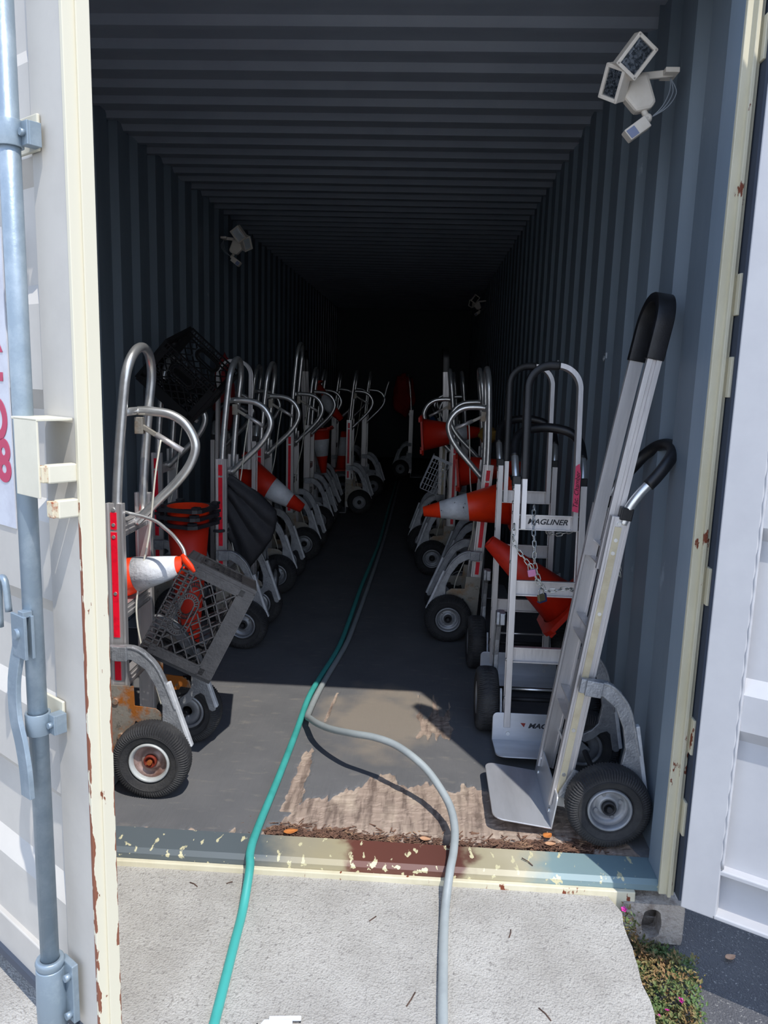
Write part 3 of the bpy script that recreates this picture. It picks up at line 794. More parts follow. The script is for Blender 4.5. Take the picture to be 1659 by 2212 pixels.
# ------------------------------------------------------------------ cones
def cone(name, h, r0, r1, mat_, collars=(), base=None, basemat=None, baset=.014, openb=True):
    """axis along +z from the base (z=0) to the tip (z=h)"""
    t = empty(name)
    def rad(z): return r0 + (r1 - r0) * z / h
    b = MB(); b.lathe([(r0, 0), (r1, h), (r1 - .004, h + .001), (r1 - .005, h - .006), (r0 - .004, .0)], (0, 0, 0), 'z', 40)
    b.build('cone_body', mat_, t)
    for a, c in collars:
        b = MB(); b.lathe([(rad(a) + .0005, a), (rad(a) + .0015, a), (rad(c) + .0015, c), (rad(c) + .0005, c)], (0, 0, 0), 'z', 40); b.build('collar', COLLAR, t)
    if base:
        hb = base / 2; b = MB(); N = 40; rows = []
        def sq(a, q):
            c_, s_ = math.cos(a), math.sin(a); k = q / max(abs(c_), abs(s_)); k = min(k, q * 1.25); return (c_ * k, s_ * k)
        for kind, z in (('i', 0), ('o', 0), ('o', baset), ('i', baset + .004)):
            rows.append([b.bm.verts.new((*(sq(2 * math.pi * i / N, hb) if kind == 'o' else (r0 * math.cos(2 * math.pi * i / N), r0 * math.sin(2 * math.pi * i / N))), z)) for i in range(N)])
        for k in range(4):
            r1_, r2_ = rows[k], rows[(k + 1) % 4]
            for i in range(N): b.bm.faces.new((r1_[i], r1_[(i + 1) % N], r2_[(i + 1) % N], r2_[i]))
        for sx in (-1, 1):
            for sy in (-1, 1): b.box((sx * hb * .8, sy * hb * .8, -.006), (.03, .03, .012))
        b.build('cone_base', basemat or mat_, t)
    return t
def aim(o, base, tip, roll=0):
    d = (V(tip) - V(base)); q = d.to_track_quat('Z', 'Y')
    o.matrix_world = Matrix.Translation(base) @ q.to_matrix().to_4x4() @ Matrix.Rotation(roll, 4, 'Z'); return o
def by_tip(o, tip, d, h, roll=0):
    d = V(d).normalized(); return aim(o, V(tip) + d * h, V(tip), roll)
GC = 'orange traffic cones hung on the hand trucks'
c = cone('traffic_cone', .50, .118, .030, ORANGE, [(.50 - .170, .50 - .022)], .30)
by_tip(c, (-.352, .49, .745), (-.97, .0, -.235), .50); tag(c, 'sunlit orange cone with a grey tape collar lying level behind the milk crate', 'traffic cone', GC)
c = cone('traffic_cone', .46, .118, .026, ORANGE, [(.46 - .235, .46 - .088)], .30)
by_tip(c, (.458, 2.0, .706), (.985, .0, .14), .46); tag(c, 'orange cone with a scuffed white collar pointing at the aisle from the right row', 'traffic cone', GC)
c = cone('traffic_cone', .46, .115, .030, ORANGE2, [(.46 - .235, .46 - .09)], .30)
by_tip(c, (-.300, 2.7, .578), (-.8, .0, .47), .46); tag(c, 'orange cone with a clean white collar slanting down towards the aisle on the left', 'traffic cone', GC)
c = cone('traffic_cone', .44, .105, .030, ORANGE2, [], .27, baset=.02)
by_tip(c, (.745, 1.24, .715), (.76, .0, -.62), .44); tag(c, 'all-orange cone slanting behind the lettered hand truck, its base low to the right', 'traffic cone', GC)
c = cone('traffic_cone', .44, .12, .030, ORANGE2, [(.20, .33)], .28)
by_tip(c, (.86, 3.55, 1.04), (-.98, .0, -.08), .44); tag(c, 'dim orange cone with white collar lying level, high in the right row', 'traffic cone', GC)
c = cone('traffic_cone', .40, .10, .035, ORANGE2, [], .24)
by_tip(c, (1.06, 2.75, .88), (-.92, .1, -.10), .40); tag(c, 'dim plain orange cone behind the scuffed white-collared one on the right', 'traffic cone', GC)
c = cone('traffic_cone', .42, .10, .025, ORANGE2, [(.10, .26)], .25)
by_tip(c, (-.50, 5.2, .50), (-.1, .0, .95), .42); tag(c, 'small dim cone pointing down between the shaded left trucks', 'traffic cone', GC)
c = cone('traffic_cone', .42, .10, .028, ORANGE2, [(.12, .30)], .25)
by_tip(c, (-.40, 5.75, .98), (-.5, .0, .5), .42); tag(c, 'small dim cone with a white collar high between the far left trucks', 'traffic cone', GC)
c = cone('traffic_cone', .42, .10, .028, ORANGE2, [(.16, .36)], .25)
by_tip(c, (-.44, 6.35, .82), (.05, .0, -.95), .42); tag(c, 'dim cone with a white collar beside the red-taped far left truck', 'traffic cone', GC)
# inverted nested stack
for k, zb in enumerate((.805, .770, .735)):
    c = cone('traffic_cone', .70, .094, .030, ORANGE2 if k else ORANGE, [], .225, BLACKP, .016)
    aim(c, (-.60, 1.33, zb), (-.60, 1.33, zb - .3), R(12 + 4 * k))
    tag(c, ('topmost', 'middle', 'lowest')[k] + ' upside-down orange cone of the nested stack with black bases on the left', 'traffic cone', 'upside-down nested cones')

# ------------------------------------------------------------------ milk crates
def milk_crate():
    b = MB(); W_, D_, H_ = .33, .33, .265; t = .010
    def wall_(o, ax, ay):
        # o: corner, ax: along wall unit, normal ay
        o, ax, ay = V(o), V(ax), V(ay)
        def P(a, z): return o + ax * a + V((0, 0, z))
        def rb(a0, z0, a1, z1, wd=.005, dp=.014): b.bar(P(a0, z0) + ay * .006, P(a1, z1) + ay * .006, wd, dp, ay)
        def slab(a0, a1, z0, z1, dp=.004, off=.010): 
            c_ = P((a0 + a1) / 2, (z0 + z1) / 2) + ay * off
            sz = [abs(ax[i]) * (a1 - a0) + abs(ay[i]) * dp for i in range(2)] + [z1 - z0]
            b.box(c_, sz)
        # borders
        for z in (.003, .055, H_ - .003, H_ - .03, H_ - .05): rb(0, z, W_, z)
        for a in (.003, .030, W_ - .03, W_ - .003): rb(a, 0, a, H_)
        slab(.0, W_, .004, .054); slab(.004, .028, .035, H_ - .03); slab(W_ - .028, W_ - .004, .035, H_ - .03)
        for k in range(1, 20): rb(k * W_ / 20, H_ - .052, k * W_ / 20, H_, .0035)
        # handle slot
        pts = []
        for k in range(24):
            a_ = 2 * math.pi * k / 24; cx_ = W_ / 2 + (.034 if math.cos(a_) > 0 else -.034); pts.append((cx_ + .024 * math.cos(a_), H_ - .078 + .022 * math.sin(a_)))
        for (p, q), (p2, q2) in zip(pts, pts[1:] + pts[:1]): rb(p, q, p2, q2, .004, .016)
        for k in range(24):
            a_ = 2 * math.pi * k / 24; p, q = pts[k]; dx, dz = math.cos(a_), math.sin(a_)
            rb(p, q, p + dx * .016, q + dz * .014, .0035)
        o2 = [(p + .016 * math.cos(2 * math.pi * k / 24), q + .014 * math.sin(2 * math.pi * k / 24)) for k, (p, q) in enumerate(pts)]
        for (p, q), (p2, q2) in zip(o2, o2[1:] + o2[:1]): rb(p, q, p2, q2, .004, .014)
        # diagonal lattice below
        z0, z1, a0, a1 = .056, H_ - .052, .030, W_ - .030
        def clip(c_, s_):
            seg = []
            N = 60
            prev = None
            for k in range(N + 1):
                a_ = a0 + (a1 - a0) * k / N; z_ = c_ + s_ * (a_ - a0)
                inside = z0 <= z_ <= z1 and not (abs(a_ - W_ / 2) < .078 and z_ > H_ - .118)
                if inside and prev is None: prev = (a_, z_)
                if (not inside or k == N) and prev is not None:
                    if a_ - prev[0] > .012: seg.append((prev, (a_, z_) if inside else last_))
                    prev = None
                last_ = (a_, z_)
            return seg
        for s_ in (.85, -.85):
            for j in range(-8, 14):
                for p, q in clip(z0 + j * .044 + (.0 if s_ > 0 else .01), s_): rb(p[0], p[1], q[0], q[1], .004, .012)
    wall_((0, 0, 0), (1, 0, 0), (0, -1, 0)); wall_((0, D_, 0), (1, 0, 0), (0, 1, 0))
    wall_((0, 0, 0), (0, 1, 0), (-1, 0, 0)); wall_((W_, 0, 0), (0, 1, 0), (1, 0, 0))
    for k in range(12):
        q = .015 + k * .0273; b.box((q, D_ / 2, .004), (.005, D_, .008)); b.box((W_ / 2, q, .004), (W_, .005, .008))
    b.box((W_ / 2, D_ / 2, .001), (.12, .12, .004))
    return b.build('milk_crate', CRATEM)
mc = milk_crate()
# crate x runs along the rim-to-rim edge, its bottom faces lower right
X_, Y_, Z_ = V((.4165, .2357, .878)), V((-.2267, .9622, -.1508)), V((-.8804, -.1363, .4542))
Mx = Matrix((X_, Y_, Z_)).transposed().to_4x4(); Mx.translation = V((-.2492, .4341, .3554))
mc.matrix_world = Mx
tag(mc, 'black plastic milk crate tilted on the sunlit left hand truck', 'crate')
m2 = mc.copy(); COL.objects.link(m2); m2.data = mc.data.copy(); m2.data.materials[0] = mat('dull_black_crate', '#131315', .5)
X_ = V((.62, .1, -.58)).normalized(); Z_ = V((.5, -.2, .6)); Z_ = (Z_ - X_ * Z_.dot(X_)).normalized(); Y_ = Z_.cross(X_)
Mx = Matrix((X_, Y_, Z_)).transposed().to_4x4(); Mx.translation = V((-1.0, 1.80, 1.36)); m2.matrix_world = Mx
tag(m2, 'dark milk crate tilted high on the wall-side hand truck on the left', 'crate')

# ------------------------------------------------------------------ black cloth cover hanging on the second truck
b = MB(); rows = []
pts = [(-.597, .899), (-.537, .877), (-.428, .80), (-.319, .692), (-.312, .65), (-.343, .544), (-.448, .397), (-.49, .378), (-.541, .506), (-.592, .615)]
ctr = (-.46, .64)
out = [V((a[0], 0, a[1])).lerp(V((c_[0], 0, c_[1])), k / 8) + V((0, 0, 0)) for a, c_ in zip(pts, pts[1:] + pts[:1]) for k in range(8)]
NR = 14
for j in range(NR + 1):
    f_ = j / NR; row = []
    for i, p in enumerate(out):
        a_ = i / len(out) * 2 * math.pi
        x = ctr[0] + (p.x - ctr[0]) * f_; z = ctr[1] + (p.z - ctr[1]) * f_
        y = 1.90 - .04 * math.sqrt(max(0, 1 - f_ ** 2)) + .012 * math.sin(math.atan2(z - .95, x + .68) * 30) + .015 * fbm(x, z, 5)
        row.append(b.bm.verts.new((x, y, z)))
    rows.append(row)
n_ = len(out)
for j in range(NR):
    for i in range(n_):
        f = b.bm.faces.new((rows[j][i], rows[j][(i + 1) % n_], rows[j + 1][(i + 1) % n_], rows[j + 1][i])); f.smooth = True
o = b.build('cloth_cover', CLOTH, recalc=True)
sm = o.modifiers.new('thick', 'SOLIDIFY'); sm.thickness = .012
tag(o, 'black pleated nylon cloth bunched on the back of the second left hand truck', 'cloth')
MB().tube(cr([(-.61, 1.785, .60), (-.575, 1.780, .60), (-.545, 1.83, .60)], 5), .008, 8).build('cloth_tie', CLOTH, o)

# rod with the orange tip
rd = empty('hook_rod', (-.43, .40, .92))
def loc_(p): return V(p) - V((-.43, .40, .92))
MB().tube([loc_(q) for q in cr([(-.60, .41, .95), (-.438, .40, .919), (-.37, .37, .89), (-.33, .34, .868), (-.30, .32, .838), (-.292, .31, .812)], 6)], .006, 10).build('metal_rod', TUBE, rd)
b = MB(); b.sweep([loc_(q) for q in ((-.300, .305, .825), (-.290, .30, .810), (-.270, .295, .79), (-.256, .29, .775))], [(.013 * math.cos(2 * math.pi * k / 12), .008 * math.sin(2 * math.pi * k / 12)) for k in range(12)], scale=[.6, 1.0, .9, .4]); b.build('orange_tip', ORANGE, rd)
tag(rd, 'thin silver rod with an orange tip resting on the milk crate', 'rod')

# ------------------------------------------------------------------ floodlights on the walls
def flood(mirror=1, lens_mat=None):
    # local: x away from the wall (towards the aisle), z up, origin at wall point; parts authored for the right wall (aisle = -x)
    t = empty('flood_light')
    def q(pts): return [(mirror * (x - 1.15), z - 2.30) for x, z in pts]
    # wall bracket
    MB().box((mirror * -.02, 0, .002), (.04, .07, .014)).build('wall_bracket', LAMPB, t, bevel=.002)
    MB().bar((mirror * -.01, 0, .004), (mirror * -.10, -.0, -.006), .020, .012, (0, 1, 0)).build('bracket_arm', LAMPB, t, bevel=.002)
    # tapered body
    b = MB(); body = q([(1.018, 2.290), (1.065, 2.300), (1.096, 2.222), (1.083, 2.203), (1.040, 2.193), (1.002, 2.232)])
    b.prism(body, -.022, .022); b.build('lamp_body', LAMPB, t, bevel=.009)
    # two heads: shallow square boxes with a lens each
    for name, cx, cz, nx_, ny, nz, w_, h_ in (('a', 1.012, 2.314, .12, -.93, -.30, .054, .076), ('b', .963, 2.262, -.70, -.62, -.35, .046, .072)):
        c_ = V((mirror * (cx - 1.15), -.088 if name == 'a' else -.040, cz - 2.30)); nrm = V((nx_ * mirror, ny, nz)).normalized()
        up = V((mirror * .52, 0, .80)); X = up.cross(nrm).normalized(); Yv = nrm.cross(X)
        rot = Matrix((X, Yv, nrm)).transposed()
        b = MB(); b.box(c_ - nrm * .018, (w_ + .018, h_ + .018, .036), rot)
        b.box(c_ - nrm * .045, (w_ * .6, h_ * .6, .03), rot)
        for sx, sy, ww, hh in ((0, 1, w_ + .018, .010), (0, -1, w_ + .018, .010), (1, 0, .010, h_ + .018), (-1, 0, .010, h_ + .018)):
            b.box(c_ + X * sx * (w_ / 2 + .005) + Yv * sy * (h_ / 2 + .005) + nrm * .003, (ww, hh, .012), rot)
        hd_ = b.build('lamp_head', LAMPB, t, bevel=.002)
        b = MB(); nrow = 9
        for i in range(nrow):
            for j in range(6):
                b.box(c_ + X * ((j + .5) / 6 - .5) * (w_ - .006) * (.8 if name == 'a' else 1) + Yv * ((i + .5) / nrow - .5) * (h_ - .006) + nrm * .0015, (w_ / 6 * .7, h_ / nrow * .7, .003), rot)
        b.box(c_ + nrm * .0005, (w_, h_, .001), rot)
        b.build('lens', lens_mat or LENS, hd_)
    # sensor on its ball joint
    b = MB(); bl = q([(1.075, 2.188)])[0]
    b.lathe([(.0005, -.014), (.011, -.010), (.0145, 0), (.011, .010), (.0005, .014)], (bl[0], -.01, bl[1] - .010), 'y', 16)
    b.cyl((bl[0] - mirror * .015, -.005, bl[1] + .018), (bl[0], -.01, bl[1] - .008), .009, 10); b.build('ball_joint', LAMPB, t)
    sb = q([(1.006, 2.138), (1.062, 2.180), (1.084, 2.152), (1.030, 2.112)])
    s_ = MB().prism(sb, -.035, .005).build('motion_sensor', LAMPB, t, bevel=.003)
    sw = q([(1.012, 2.1355), (1.033, 2.151), (1.050, 2.131), (1.030, 2.116)])
    MB().prism(sw, -.0365, -.034).build('sensor_window', mat('blue_grey_sensor_window', '#7F89A8', .3), s_)
    for k in range(3):
        MB().tube(cr([(mirror * -.015, .0, -.01), (mirror * (.002 - .01 * k), -.01, -.05), (mirror * (-.02 - .008 * k), -.012, -.09), (mirror * -.06, -.0, -.115)], 6), .0016, 6).build('wire', WIREG, t)
    return t
f1 = flood(1); f1.location = (1.150, .47, 2.30); tag(f1, 'off-white twin-head floodlight with motion sensor high on the right wall near the doorway', 'floodlight', 'twin-head floodlights')
f2 = flood(-1, mat('bright_mirror_lens', '#EEF3F6', .35, .6)); f2.location = (-1.150, 4.0, 2.41); f2.scale = (1.1, 1.1, 1.1); tag(f2, 'twin-head floodlight with glinting lenses high on the left wall, deep inside', 'floodlight', 'twin-head floodlights')  # lens colour lightened here to stand in for the glint of the outdoors
f3 = copy_tree(f1); f3.location = (1.150, 8.0, 2.40); tag(f3, 'faint floodlight on the right wall in the darkness at the back', 'floodlight', 'twin-head floodlights')
f1.scale = (1.02, 1.02, 1.02)

# lashing rings on the walls
ring0 = None
for s, ylist in ((-1, (2.23, 3.05, 3.85)), (1, (1.15, 2.3, 3.4))):
    for k, y in enumerate(ylist):
        b = MB(); b.box((0, 0, 0), (.006, .026, .022)); b.tube([(.006 * -s, .010 * math.cos(a_), -.012 + .010 * math.sin(a_)) for a_ in [2 * math.pi * i / 12 for i in range(12)]], .0022, 6, closed=True)
        o = b.build('lashing_ring', mat('zinc_ring', '#A9B0B6', .4, .6)); o.location = (s * 1.159, y, 1.51)
        tag(o, ('nearest', 'middle', 'farthest')[k] + ' small metal lashing ring on the ' + ('left' if s < 0 else 'right') + ' wall', 'ring', 'lashing rings')

# ------------------------------------------------------------------ chains and padlocks
def chain(name, pts, label, link=.026, r=.0022, wd=.0065):
    b = MB(); path = cr(pts, 12); L_ = [0]
    for p, q in zip(path, path[1:]): L_.append(L_[-1] + (q - p).length)
    step = link * .80; n = int(L_[-1] / step); j = 0
    for k in range(n):
        s0 = k * step
        while j < len(L_) - 2 and L_[j + 1] < s0: j += 1
        t = (s0 - L_[j]) / max(1e-6, L_[j + 1] - L_[j]); c_ = path[j].lerp(path[j + 1], t); T = (path[j + 1] - path[j]).normalized()
        A = V((0, 1, 0)).cross(T).normalized() if abs(T.y) < .95 else V((1, 0, 0)); B = T.cross(A)
        N_ = A if k % 2 else (A * .25 + B).normalized()
        ring = []
        for i in range(14):
            a_ = 2 * math.pi * i / 14; sx = math.cos(a_); e = (link / 2 - wd) * (1 if sx > 0 else -1)
            ring.append(c_ + T * (e + wd * sx) + N_ * wd * math.sin(a_))
        b.tube(ring, r, 6, closed=True)
    o = b.build(name, CHAINM); tag(o, label, 'chain', 'chains on the front right hand trucks'); return o
chain('chain', [(.795, .80, .865), (.80, .79, .80), (.865, .77, .715), (.900, .76, .64)], 'chain from the left rail of the lettered truck down to the brass padlock')
chain('chain', [(.872, .86, .93), (.868, .81, .86), (.872, .78, .79), (.876, .77, .73), (.910, .76, .645), (.945, .755, .640), (1.0, .74, .652), (1.045, .60, .665)], 'chain hanging over the lettered crossbar and running right to the leaning truck')
chain('chain', [(.90, .93, .86), (.96, .94, .815), (1.03, .94, .83), (1.07, .95, .86)], 'chain loop sagging behind the lettered crossbar')
chain('chain', [(1.075, .42, .93), (1.10, .50, .86), (1.115, .52, .80), (1.13, .53, .74)], 'chain dangling between the leaning truck and the right wall')
def padlock(name, loc, bm_, label, bumper=None, rz_=0, sc=1.0):
    t = empty(name, loc, (0, R(-12), rz_)); t.scale = (sc,) * 3
    MB().box((0, 0, -.015), (.030, .014, .026)).build('lock_body', bm_, t, bevel=.002)
    MB().tube(cr([(-.010, 0, -.004), (-.010, 0, .010), (-.007, 0, .018), (0, 0, .021), (.007, 0, .018), (.010, 0, .010), (.010, 0, -.004)], 4), .0025, 8).build('shackle', CHAINM, t)
    if bumper: MB().box((0, 0, -.029), (.033, .018, .006)).build('bumper', bumper, t, bevel=.001); MB().box((.014, 0, -.014), (.006, .017, .026)).build('side_bumper', bumper, t)
    tag(t, label, 'padlock')
padlock('padlock', (.862, .765, .715), PADP, 'small pink padlock on the chain of the lettered truck', sc=1.0)
padlock('padlock', (.903, .755, .625), PADB, 'brass padlock with navy bumper where the chains meet', PADN, R(25))

# ------------------------------------------------------------------ hoses
tr = .0125
pts = [(.078, 8.5, tr), (.085, 6.0, tr), (.092, 4.4, tr), (.062, 3.0, tr), (.055, 2.2, tr), (.045, 1.75, tr), (.004, 1.33, tr), (-.012, 1.10, tr), (-.010, .8, tr), (-.012, .45, tr), (-.016, .12, tr + .004), (-.012, .0, tr + .004), (.000, -.06, .002)] + [(.004 + .03 * k / 8, -.16 - k * .10, rz(-.16 - k * .10) + tr + .001) for k in range(10)] + [(.10, -1.6, -.172), (.3, -3.2, -.172)]
MBo = MB().tube(cr(pts, 8), tr, 16); tag(MBo.build('garden_hose', TEAL), 'teal hose running from the dark interior straight down the ramp', 'hose')
pts = [(.122, 8.5, tr), (.13, 5.5, tr), (.125, 4.2, tr), (.108, 3.0, tr), (.092, 2.2, tr), (.078, 1.8, tr), (.036, 1.36, tr), (.020, 1.15, tr), (.016, .97, .022), (.024, .86, .045), (.041, .811, .060), (.087, .696, .095), (.153, .593, .125), (.241, .495, .160), (.316, .444, .176), (.386, .403, .175), (.449, .355, .160), (.506, .311, .130), (.557, .245, .090), (.580, .191, .066), (.588, .12, .045), (.582, .04, .028), (.570, -.03, .012), (.556, -.13, rz(-.13) + tr + .003), (.549, -.30, rz(-.30) + tr + .001), (.546, -.50, rz(-.5) + tr + .001), (.55, -.8, rz(-.8) + tr + .001), (.56, -1.1, rz(-1.1) + tr + .001), (.60, -1.6, -.172), (.7, -3.0, -.172)]
tag(MB().tube(cr(pts, 8), tr, 16).build('garden_hose', GREYH), 'grey hose arching over the sill and down the ramp', 'hose')

# ------------------------------------------------------------------ litter, plants, small things
def dry_leaf(loc, rz_, ln, m_, label, heart=False, curl=.25):
    b = MB(); rows = []
    n = 10
    for i in range(n + 1):
        t = i / n; w_ = ln * (.32 if not heart else .42) * math.sin(math.pi * min(1, t * .97 + .02)) ** .7 * (1.15 - .5 * t)
        x = (t - .5) * ln; z = curl * ln * (t - .5) ** 2 * 1.2
        rows.append([b.bm.verts.new((x, -w_, z + w_ * curl)), b.bm.verts.new((x, -w_ * .5, z + w_ * curl * .3)), b.bm.verts.new((x, 0, z)), b.bm.verts.new((x, w_ * .5, z + w_ * curl * .3)), b.bm.verts.new((x, w_, z + w_ * curl))])
    for i in range(n):
        for j in range(4): f = b.bm.faces.new((rows[i][j], rows[i + 1][j], rows[i + 1][j + 1], rows[i][j + 1])); f.smooth = True
    o = b.build('fallen_leaf', m_, loc=loc, rot=(0, 0, rz_)); s_ = o.modifiers.new('t', 'SOLIDIFY'); s_.thickness = .0012
    tag(o, label, 'leaf', 'dry fallen leaves')
dry_leaf((.880, .185, .006), .7, .035, LEAFM, 'heart-shaped orange leaf at the corner of the nose plate', True)
dry_leaf((.882, .145, .004), .1, .034, LEAFP, 'pale dry leaf on the rotten strip just below the heart-shaped one')
dry_leaf((.085, .128, .004), .35, .045, LEAFM, 'long orange leaf lying on the sill edge by the teal hose')
dry_leaf((.50, .135, .002), -.1, .035, LEAFP, 'small pale leaf left of the floor hole')
dry_leaf((1.052, -0.363, -0.185), -.6, .05, LEAFM, 'large orange leaf on the asphalt beside the ramp edge')
dry_leaf((1.076, -0.373, -0.180), -1.2, .05, LEAFP, 'pale leaf overlapping the large orange one beside the ramp')
dry_leaf((1.062, -0.276, -0.175), .2, .03, LEAFM, 'small orange leaf beside the ramp above the larger pair')
dry_leaf((1.365, -0.055, -0.183), .4, .035, LEAFP, 'pale leaf in the shade under the right door')
def twig(x, y, a, ln, label, z=None):
    z = rz(y) + .003 if z is None else z
    d = V((math.cos(a), math.sin(a), .125 * math.sin(a))) * ln / 2; c_ = V((x, y, z))
    o = MB().tube([c_ - d, c_ + V((.002, .001, .001)), c_ + d], .0016, 6).build('twig', TWIG); tag(o, label, 'twig', 'twigs on the ramp')
twig(-.16, -.07, -.5, .03, 'short dark twig near the sill left of the teal hose')
twig(-.06, -.055, .5, .018, 'tiny twig near the sill just left of the teal hose')
twig(.47, -.385, 1.1, .045, 'dark twig on the middle of the ramp left of the grey hose')
twig(.36, -.15, .8, .025, 'little twig on the ramp between the hoses')
twig(.79, -.40, -.9, .04, 'dark twig low on the ramp right of the grey hose')
twig(.73, -.17, 1.3, .028, 'reddish twig on the ramp right of the grey hose')
twig(.86, -.52, 1.2, .025, 'stubby twig near the bottom right of the ramp')
twig(.80, .05, -.8, .04, 'twig on the cream sill right of the grey hose', .004)
# ground cover: a creeping mat nobody could count
b = MB(); rnd = random.Random(3)
PTS = [(1.055, -.035), (1.10, -.03), (1.16, -.03), (1.21, -.045), (1.245, -.12), (1.215, -.22), (1.19, -.335), (1.095, -.365), (1.055, -.25), (1.05, -.1)]
def inside(x, y):
    c_ = False; n = len(PTS)
    for i in range(n):
        (x1, y1), (x2, y2) = PTS[i], PTS[(i + 1) % n]
        if (y1 > y) != (y2 > y) and x < (x2 - x1) * (y - y1) / (y2 - y1) + x1: c_ = not c_
    return c_
cnt = 0
while cnt < 2600:
    x, y = rnd.uniform(1.03, 1.27), rnd.uniform(-.40, .0)
    if not inside(x + rnd.gauss(0, .008), y + rnd.gauss(0, .008)): continue
    cnt += 1
    hgt = .05 * max(0, fbm(x, y, 9) + .5) + .015
    z = -.19 + rnd.random() * hgt
    if y > -.09 and x < 1.10: z += rnd.random() * .11
    a_ = rnd.uniform(0, 6.28); el = rnd.uniform(.0, 1.2); ln = rnd.uniform(.008, .018); w_ = ln * .28
    d = V((math.cos(a_) * math.cos(el), math.sin(a_) * math.cos(el), math.sin(el))); sd_ = V((-math.sin(a_), math.cos(a_), 0))
    p = V((x, y, z)); n1 = sd_.cross(d) * w_ * .5
    vs = [b.bm.verts.new(p), b.bm.verts.new(p + d * ln * .5 + sd_ * w_), b.bm.verts.new(p + d * ln), b.bm.verts.new(p + d * ln * .5 - sd_ * w_), b.bm.verts.new(p + d * ln * .45 + n1)]
    for i_ in range(4): b.bm.faces.new((vs[i_], vs[(i_ + 1) % 4], vs[4])); 
tag(b.build('ground_cover_plants', PLANTM, recalc=False), 'low creeping green and brown plants beside the ramp', 'plants', kind='stuff')
for k, (x, y, z, lab) in enumerate(((1.062, -.045, -.062, 'magenta flower topmost at the ramp corner'), (1.163, -0.252, -0.160, 'magenta flower at the right edge of the plant mat'), (1.091, -0.300, -0.165, 'magenta flower at the lower left of the plant mat'),
                     (1.120, -0.281, -0.165, 'small magenta flower between the two lowest ones'), (1.076, -0.204, -0.165, 'magenta bud close to the ramp edge'))):
    b = MB()
    for i in range(5):
        a_ = i * 2 * math.pi / 5; d = V((math.cos(a_), math.sin(a_), .35)); s_ = V((-math.sin(a_), math.cos(a_), 0)); q = .009 if k != 3 else .007
        vs = [b.bm.verts.new(v_) for v_ in (V((0, 0, 0)), d * q * .7 + s_ * q * .4, d * q, d * q * .7 - s_ * q * .4)]; b.bm.faces.new(vs)
    b.lathe([(.0005, 0), (.002, 0), (.002, .003), (.0005, .004)], (0, 0, 0), 'z', 8)
    o = b.build('flower', FLOWM, loc=(x, y, z), rot=(R(25), 0, k)); tag(o, lab, 'flower', 'magenta flowers by the ramp')
# wood chips along the rotten floor edge
b = MB(); rnd = random.Random(5)
for i in range(1500):
    x = rnd.uniform(.0, 1.05) if rnd.random() < .8 else rnd.uniform(-.08, .2); y = .122 + abs(rnd.gauss(0, .028)) + (.01 if x > .8 else 0)
    if abs(x - .568) < .022 and y < .18: continue
    ln = rnd.uniform(.006, .028); a_ = rnd.gauss(.1, .7); w_ = rnd.uniform(.0012, .004)
    d = V((math.cos(a_), math.sin(a_), rnd.uniform(-.1, .2))) * ln / 2; c_ = V((x, y, -.010 + rnd.random() * .010))
    b.bar(c_ - d, c_ + d, w_, w_ * .4)
tag(b.build('wood_splinters', WOODC, recalc=False), 'brown rotten wood splinters along the floor edge behind the sill', 'wood debris', kind='stuff')
# white plastic fitting at the bottom edge
wf = empty('white_fitting', (.165, -.462, rz(-.462)), (R(7), 0, R(6)))
b = MB(); b.prism([(-.048, -.12), (-.048, -.03), (-.036, -.012), (.03, -.012), (.03, -.12)], .004, .022, 'z'); b.build('fitting_body', WHITEPL, wf, bevel=.003)
b = MB(); b.box((.012, -.006, .014), (.075, .010, .008)); b.build('fitting_lip', WHITEPL, wf, bevel=.002)
b = MB(); b.box((-.052, -.03, .008), (.004, .03, .008)); b.box((.047, -.004, .008), (.004, .010, .008)); b.build('dark_clip', DARKM, wf)
tag(wf, 'white plastic fitting lying on the ramp at the very bottom', 'fitting')

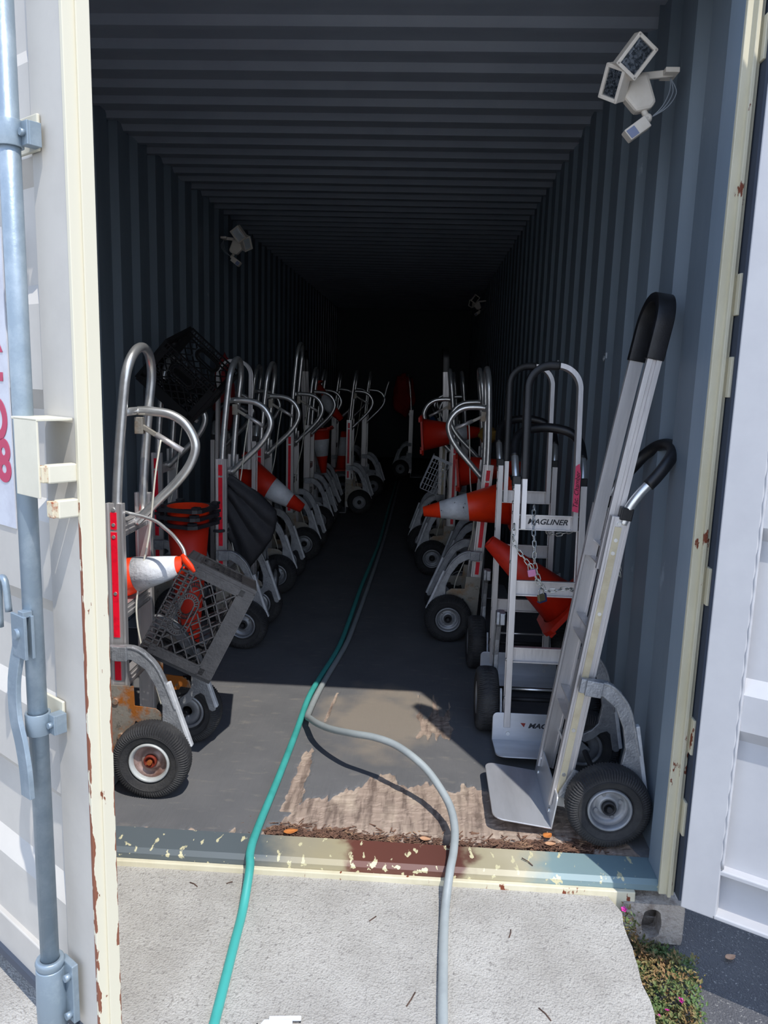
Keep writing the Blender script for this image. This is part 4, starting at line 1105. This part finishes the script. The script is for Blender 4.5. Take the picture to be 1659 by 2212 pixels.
# ------------------------------------------------------------------ dim things further back
def rag(name, c_, sx, sz, m_, label, cat, seed=1, sy=.06):
    b = MB(); bmesh.ops.create_icosphere(b.bm, subdivisions=4, radius=1.0)
    for v in b.bm.verts:
        n1 = noise.noise(v.co * 2.1 + V((seed, 0, 0))) * .25 + noise.noise(v.co * 5 + V((0, seed, 0))) * .1
        v.co *= (1 + n1); v.co.x *= sx; v.co.y *= sy; v.co.z *= sz
    for f in b.bm.faces: f.smooth = True
    o = b.build(name, m_, loc=c_); tag(o, label, cat); return o
another(A3, .24, 9.25, RR, 'barely visible hand truck carrying the dark red bag at the far end')
rag('red_bag', (.12, 9.2, 1.18), .16, .28, mat('dim_red_fabric', '#A01A1C', .8), 'dark red bag at the far end between the two rows', 'bag', 2, .1)
rag('red_cover', (-.95, 3.27, 1.25), .07, .26, mat('dim_red_cover', '#7A1418', .8), 'dark red cover behind the wide-hoop truck on the left', 'cover', 3)
rag('blue_bag', (.54, 4.75, .98), .07, .14, BLUEP, 'dim blue bag hanging in the right row near the aisle', 'bag', 4)
rag('yellow_strap_bag', (.84, 2.75, 1.07), .06, .05, mat('dull_yellow_fabric', '#8A6A2A', .8), 'dull yellow cloth bundle above the plain orange cone', 'cloth', 5)
# white wire crate in the right row
wc = MB(); 
for k in range(7):
    wc.bar((0, k * .03, 0), (0, k * .03, .24), .003, .004); 
for k in range(7): wc.bar((0, 0, k * .04), (0, .18, k * .04), .003, .004)
for k in range(7):
    wc.bar((k * .02, 0, 0), (k * .02, 0, .24), .003, .004); wc.bar((0, 0, k * .04), (.13, 0, k * .04), .003, .004)
wc.box((.065, .0, .235), (.14, .006, .02))
o = wc.build('wire_basket', mat('pale_wire', '#B5B8BC', .5)); o.location = (.43, 3.25, .66); o.rotation_euler = (0, R(22), 0)
tag(o, 'pale wire basket hanging in the right row beside the aisle', 'basket')
rt = MB().tube(cr([(-.07, 7.3, 1.13), (-.05, 7.285, 1.20), (-.03, 7.285, 1.29), (-.005, 7.285, 1.37)], 5), .009, 8).build('hanging_rod', TUBE)
tag(rt, 'short twisted metal rod sticking up beside the farthest left handles', 'rod')
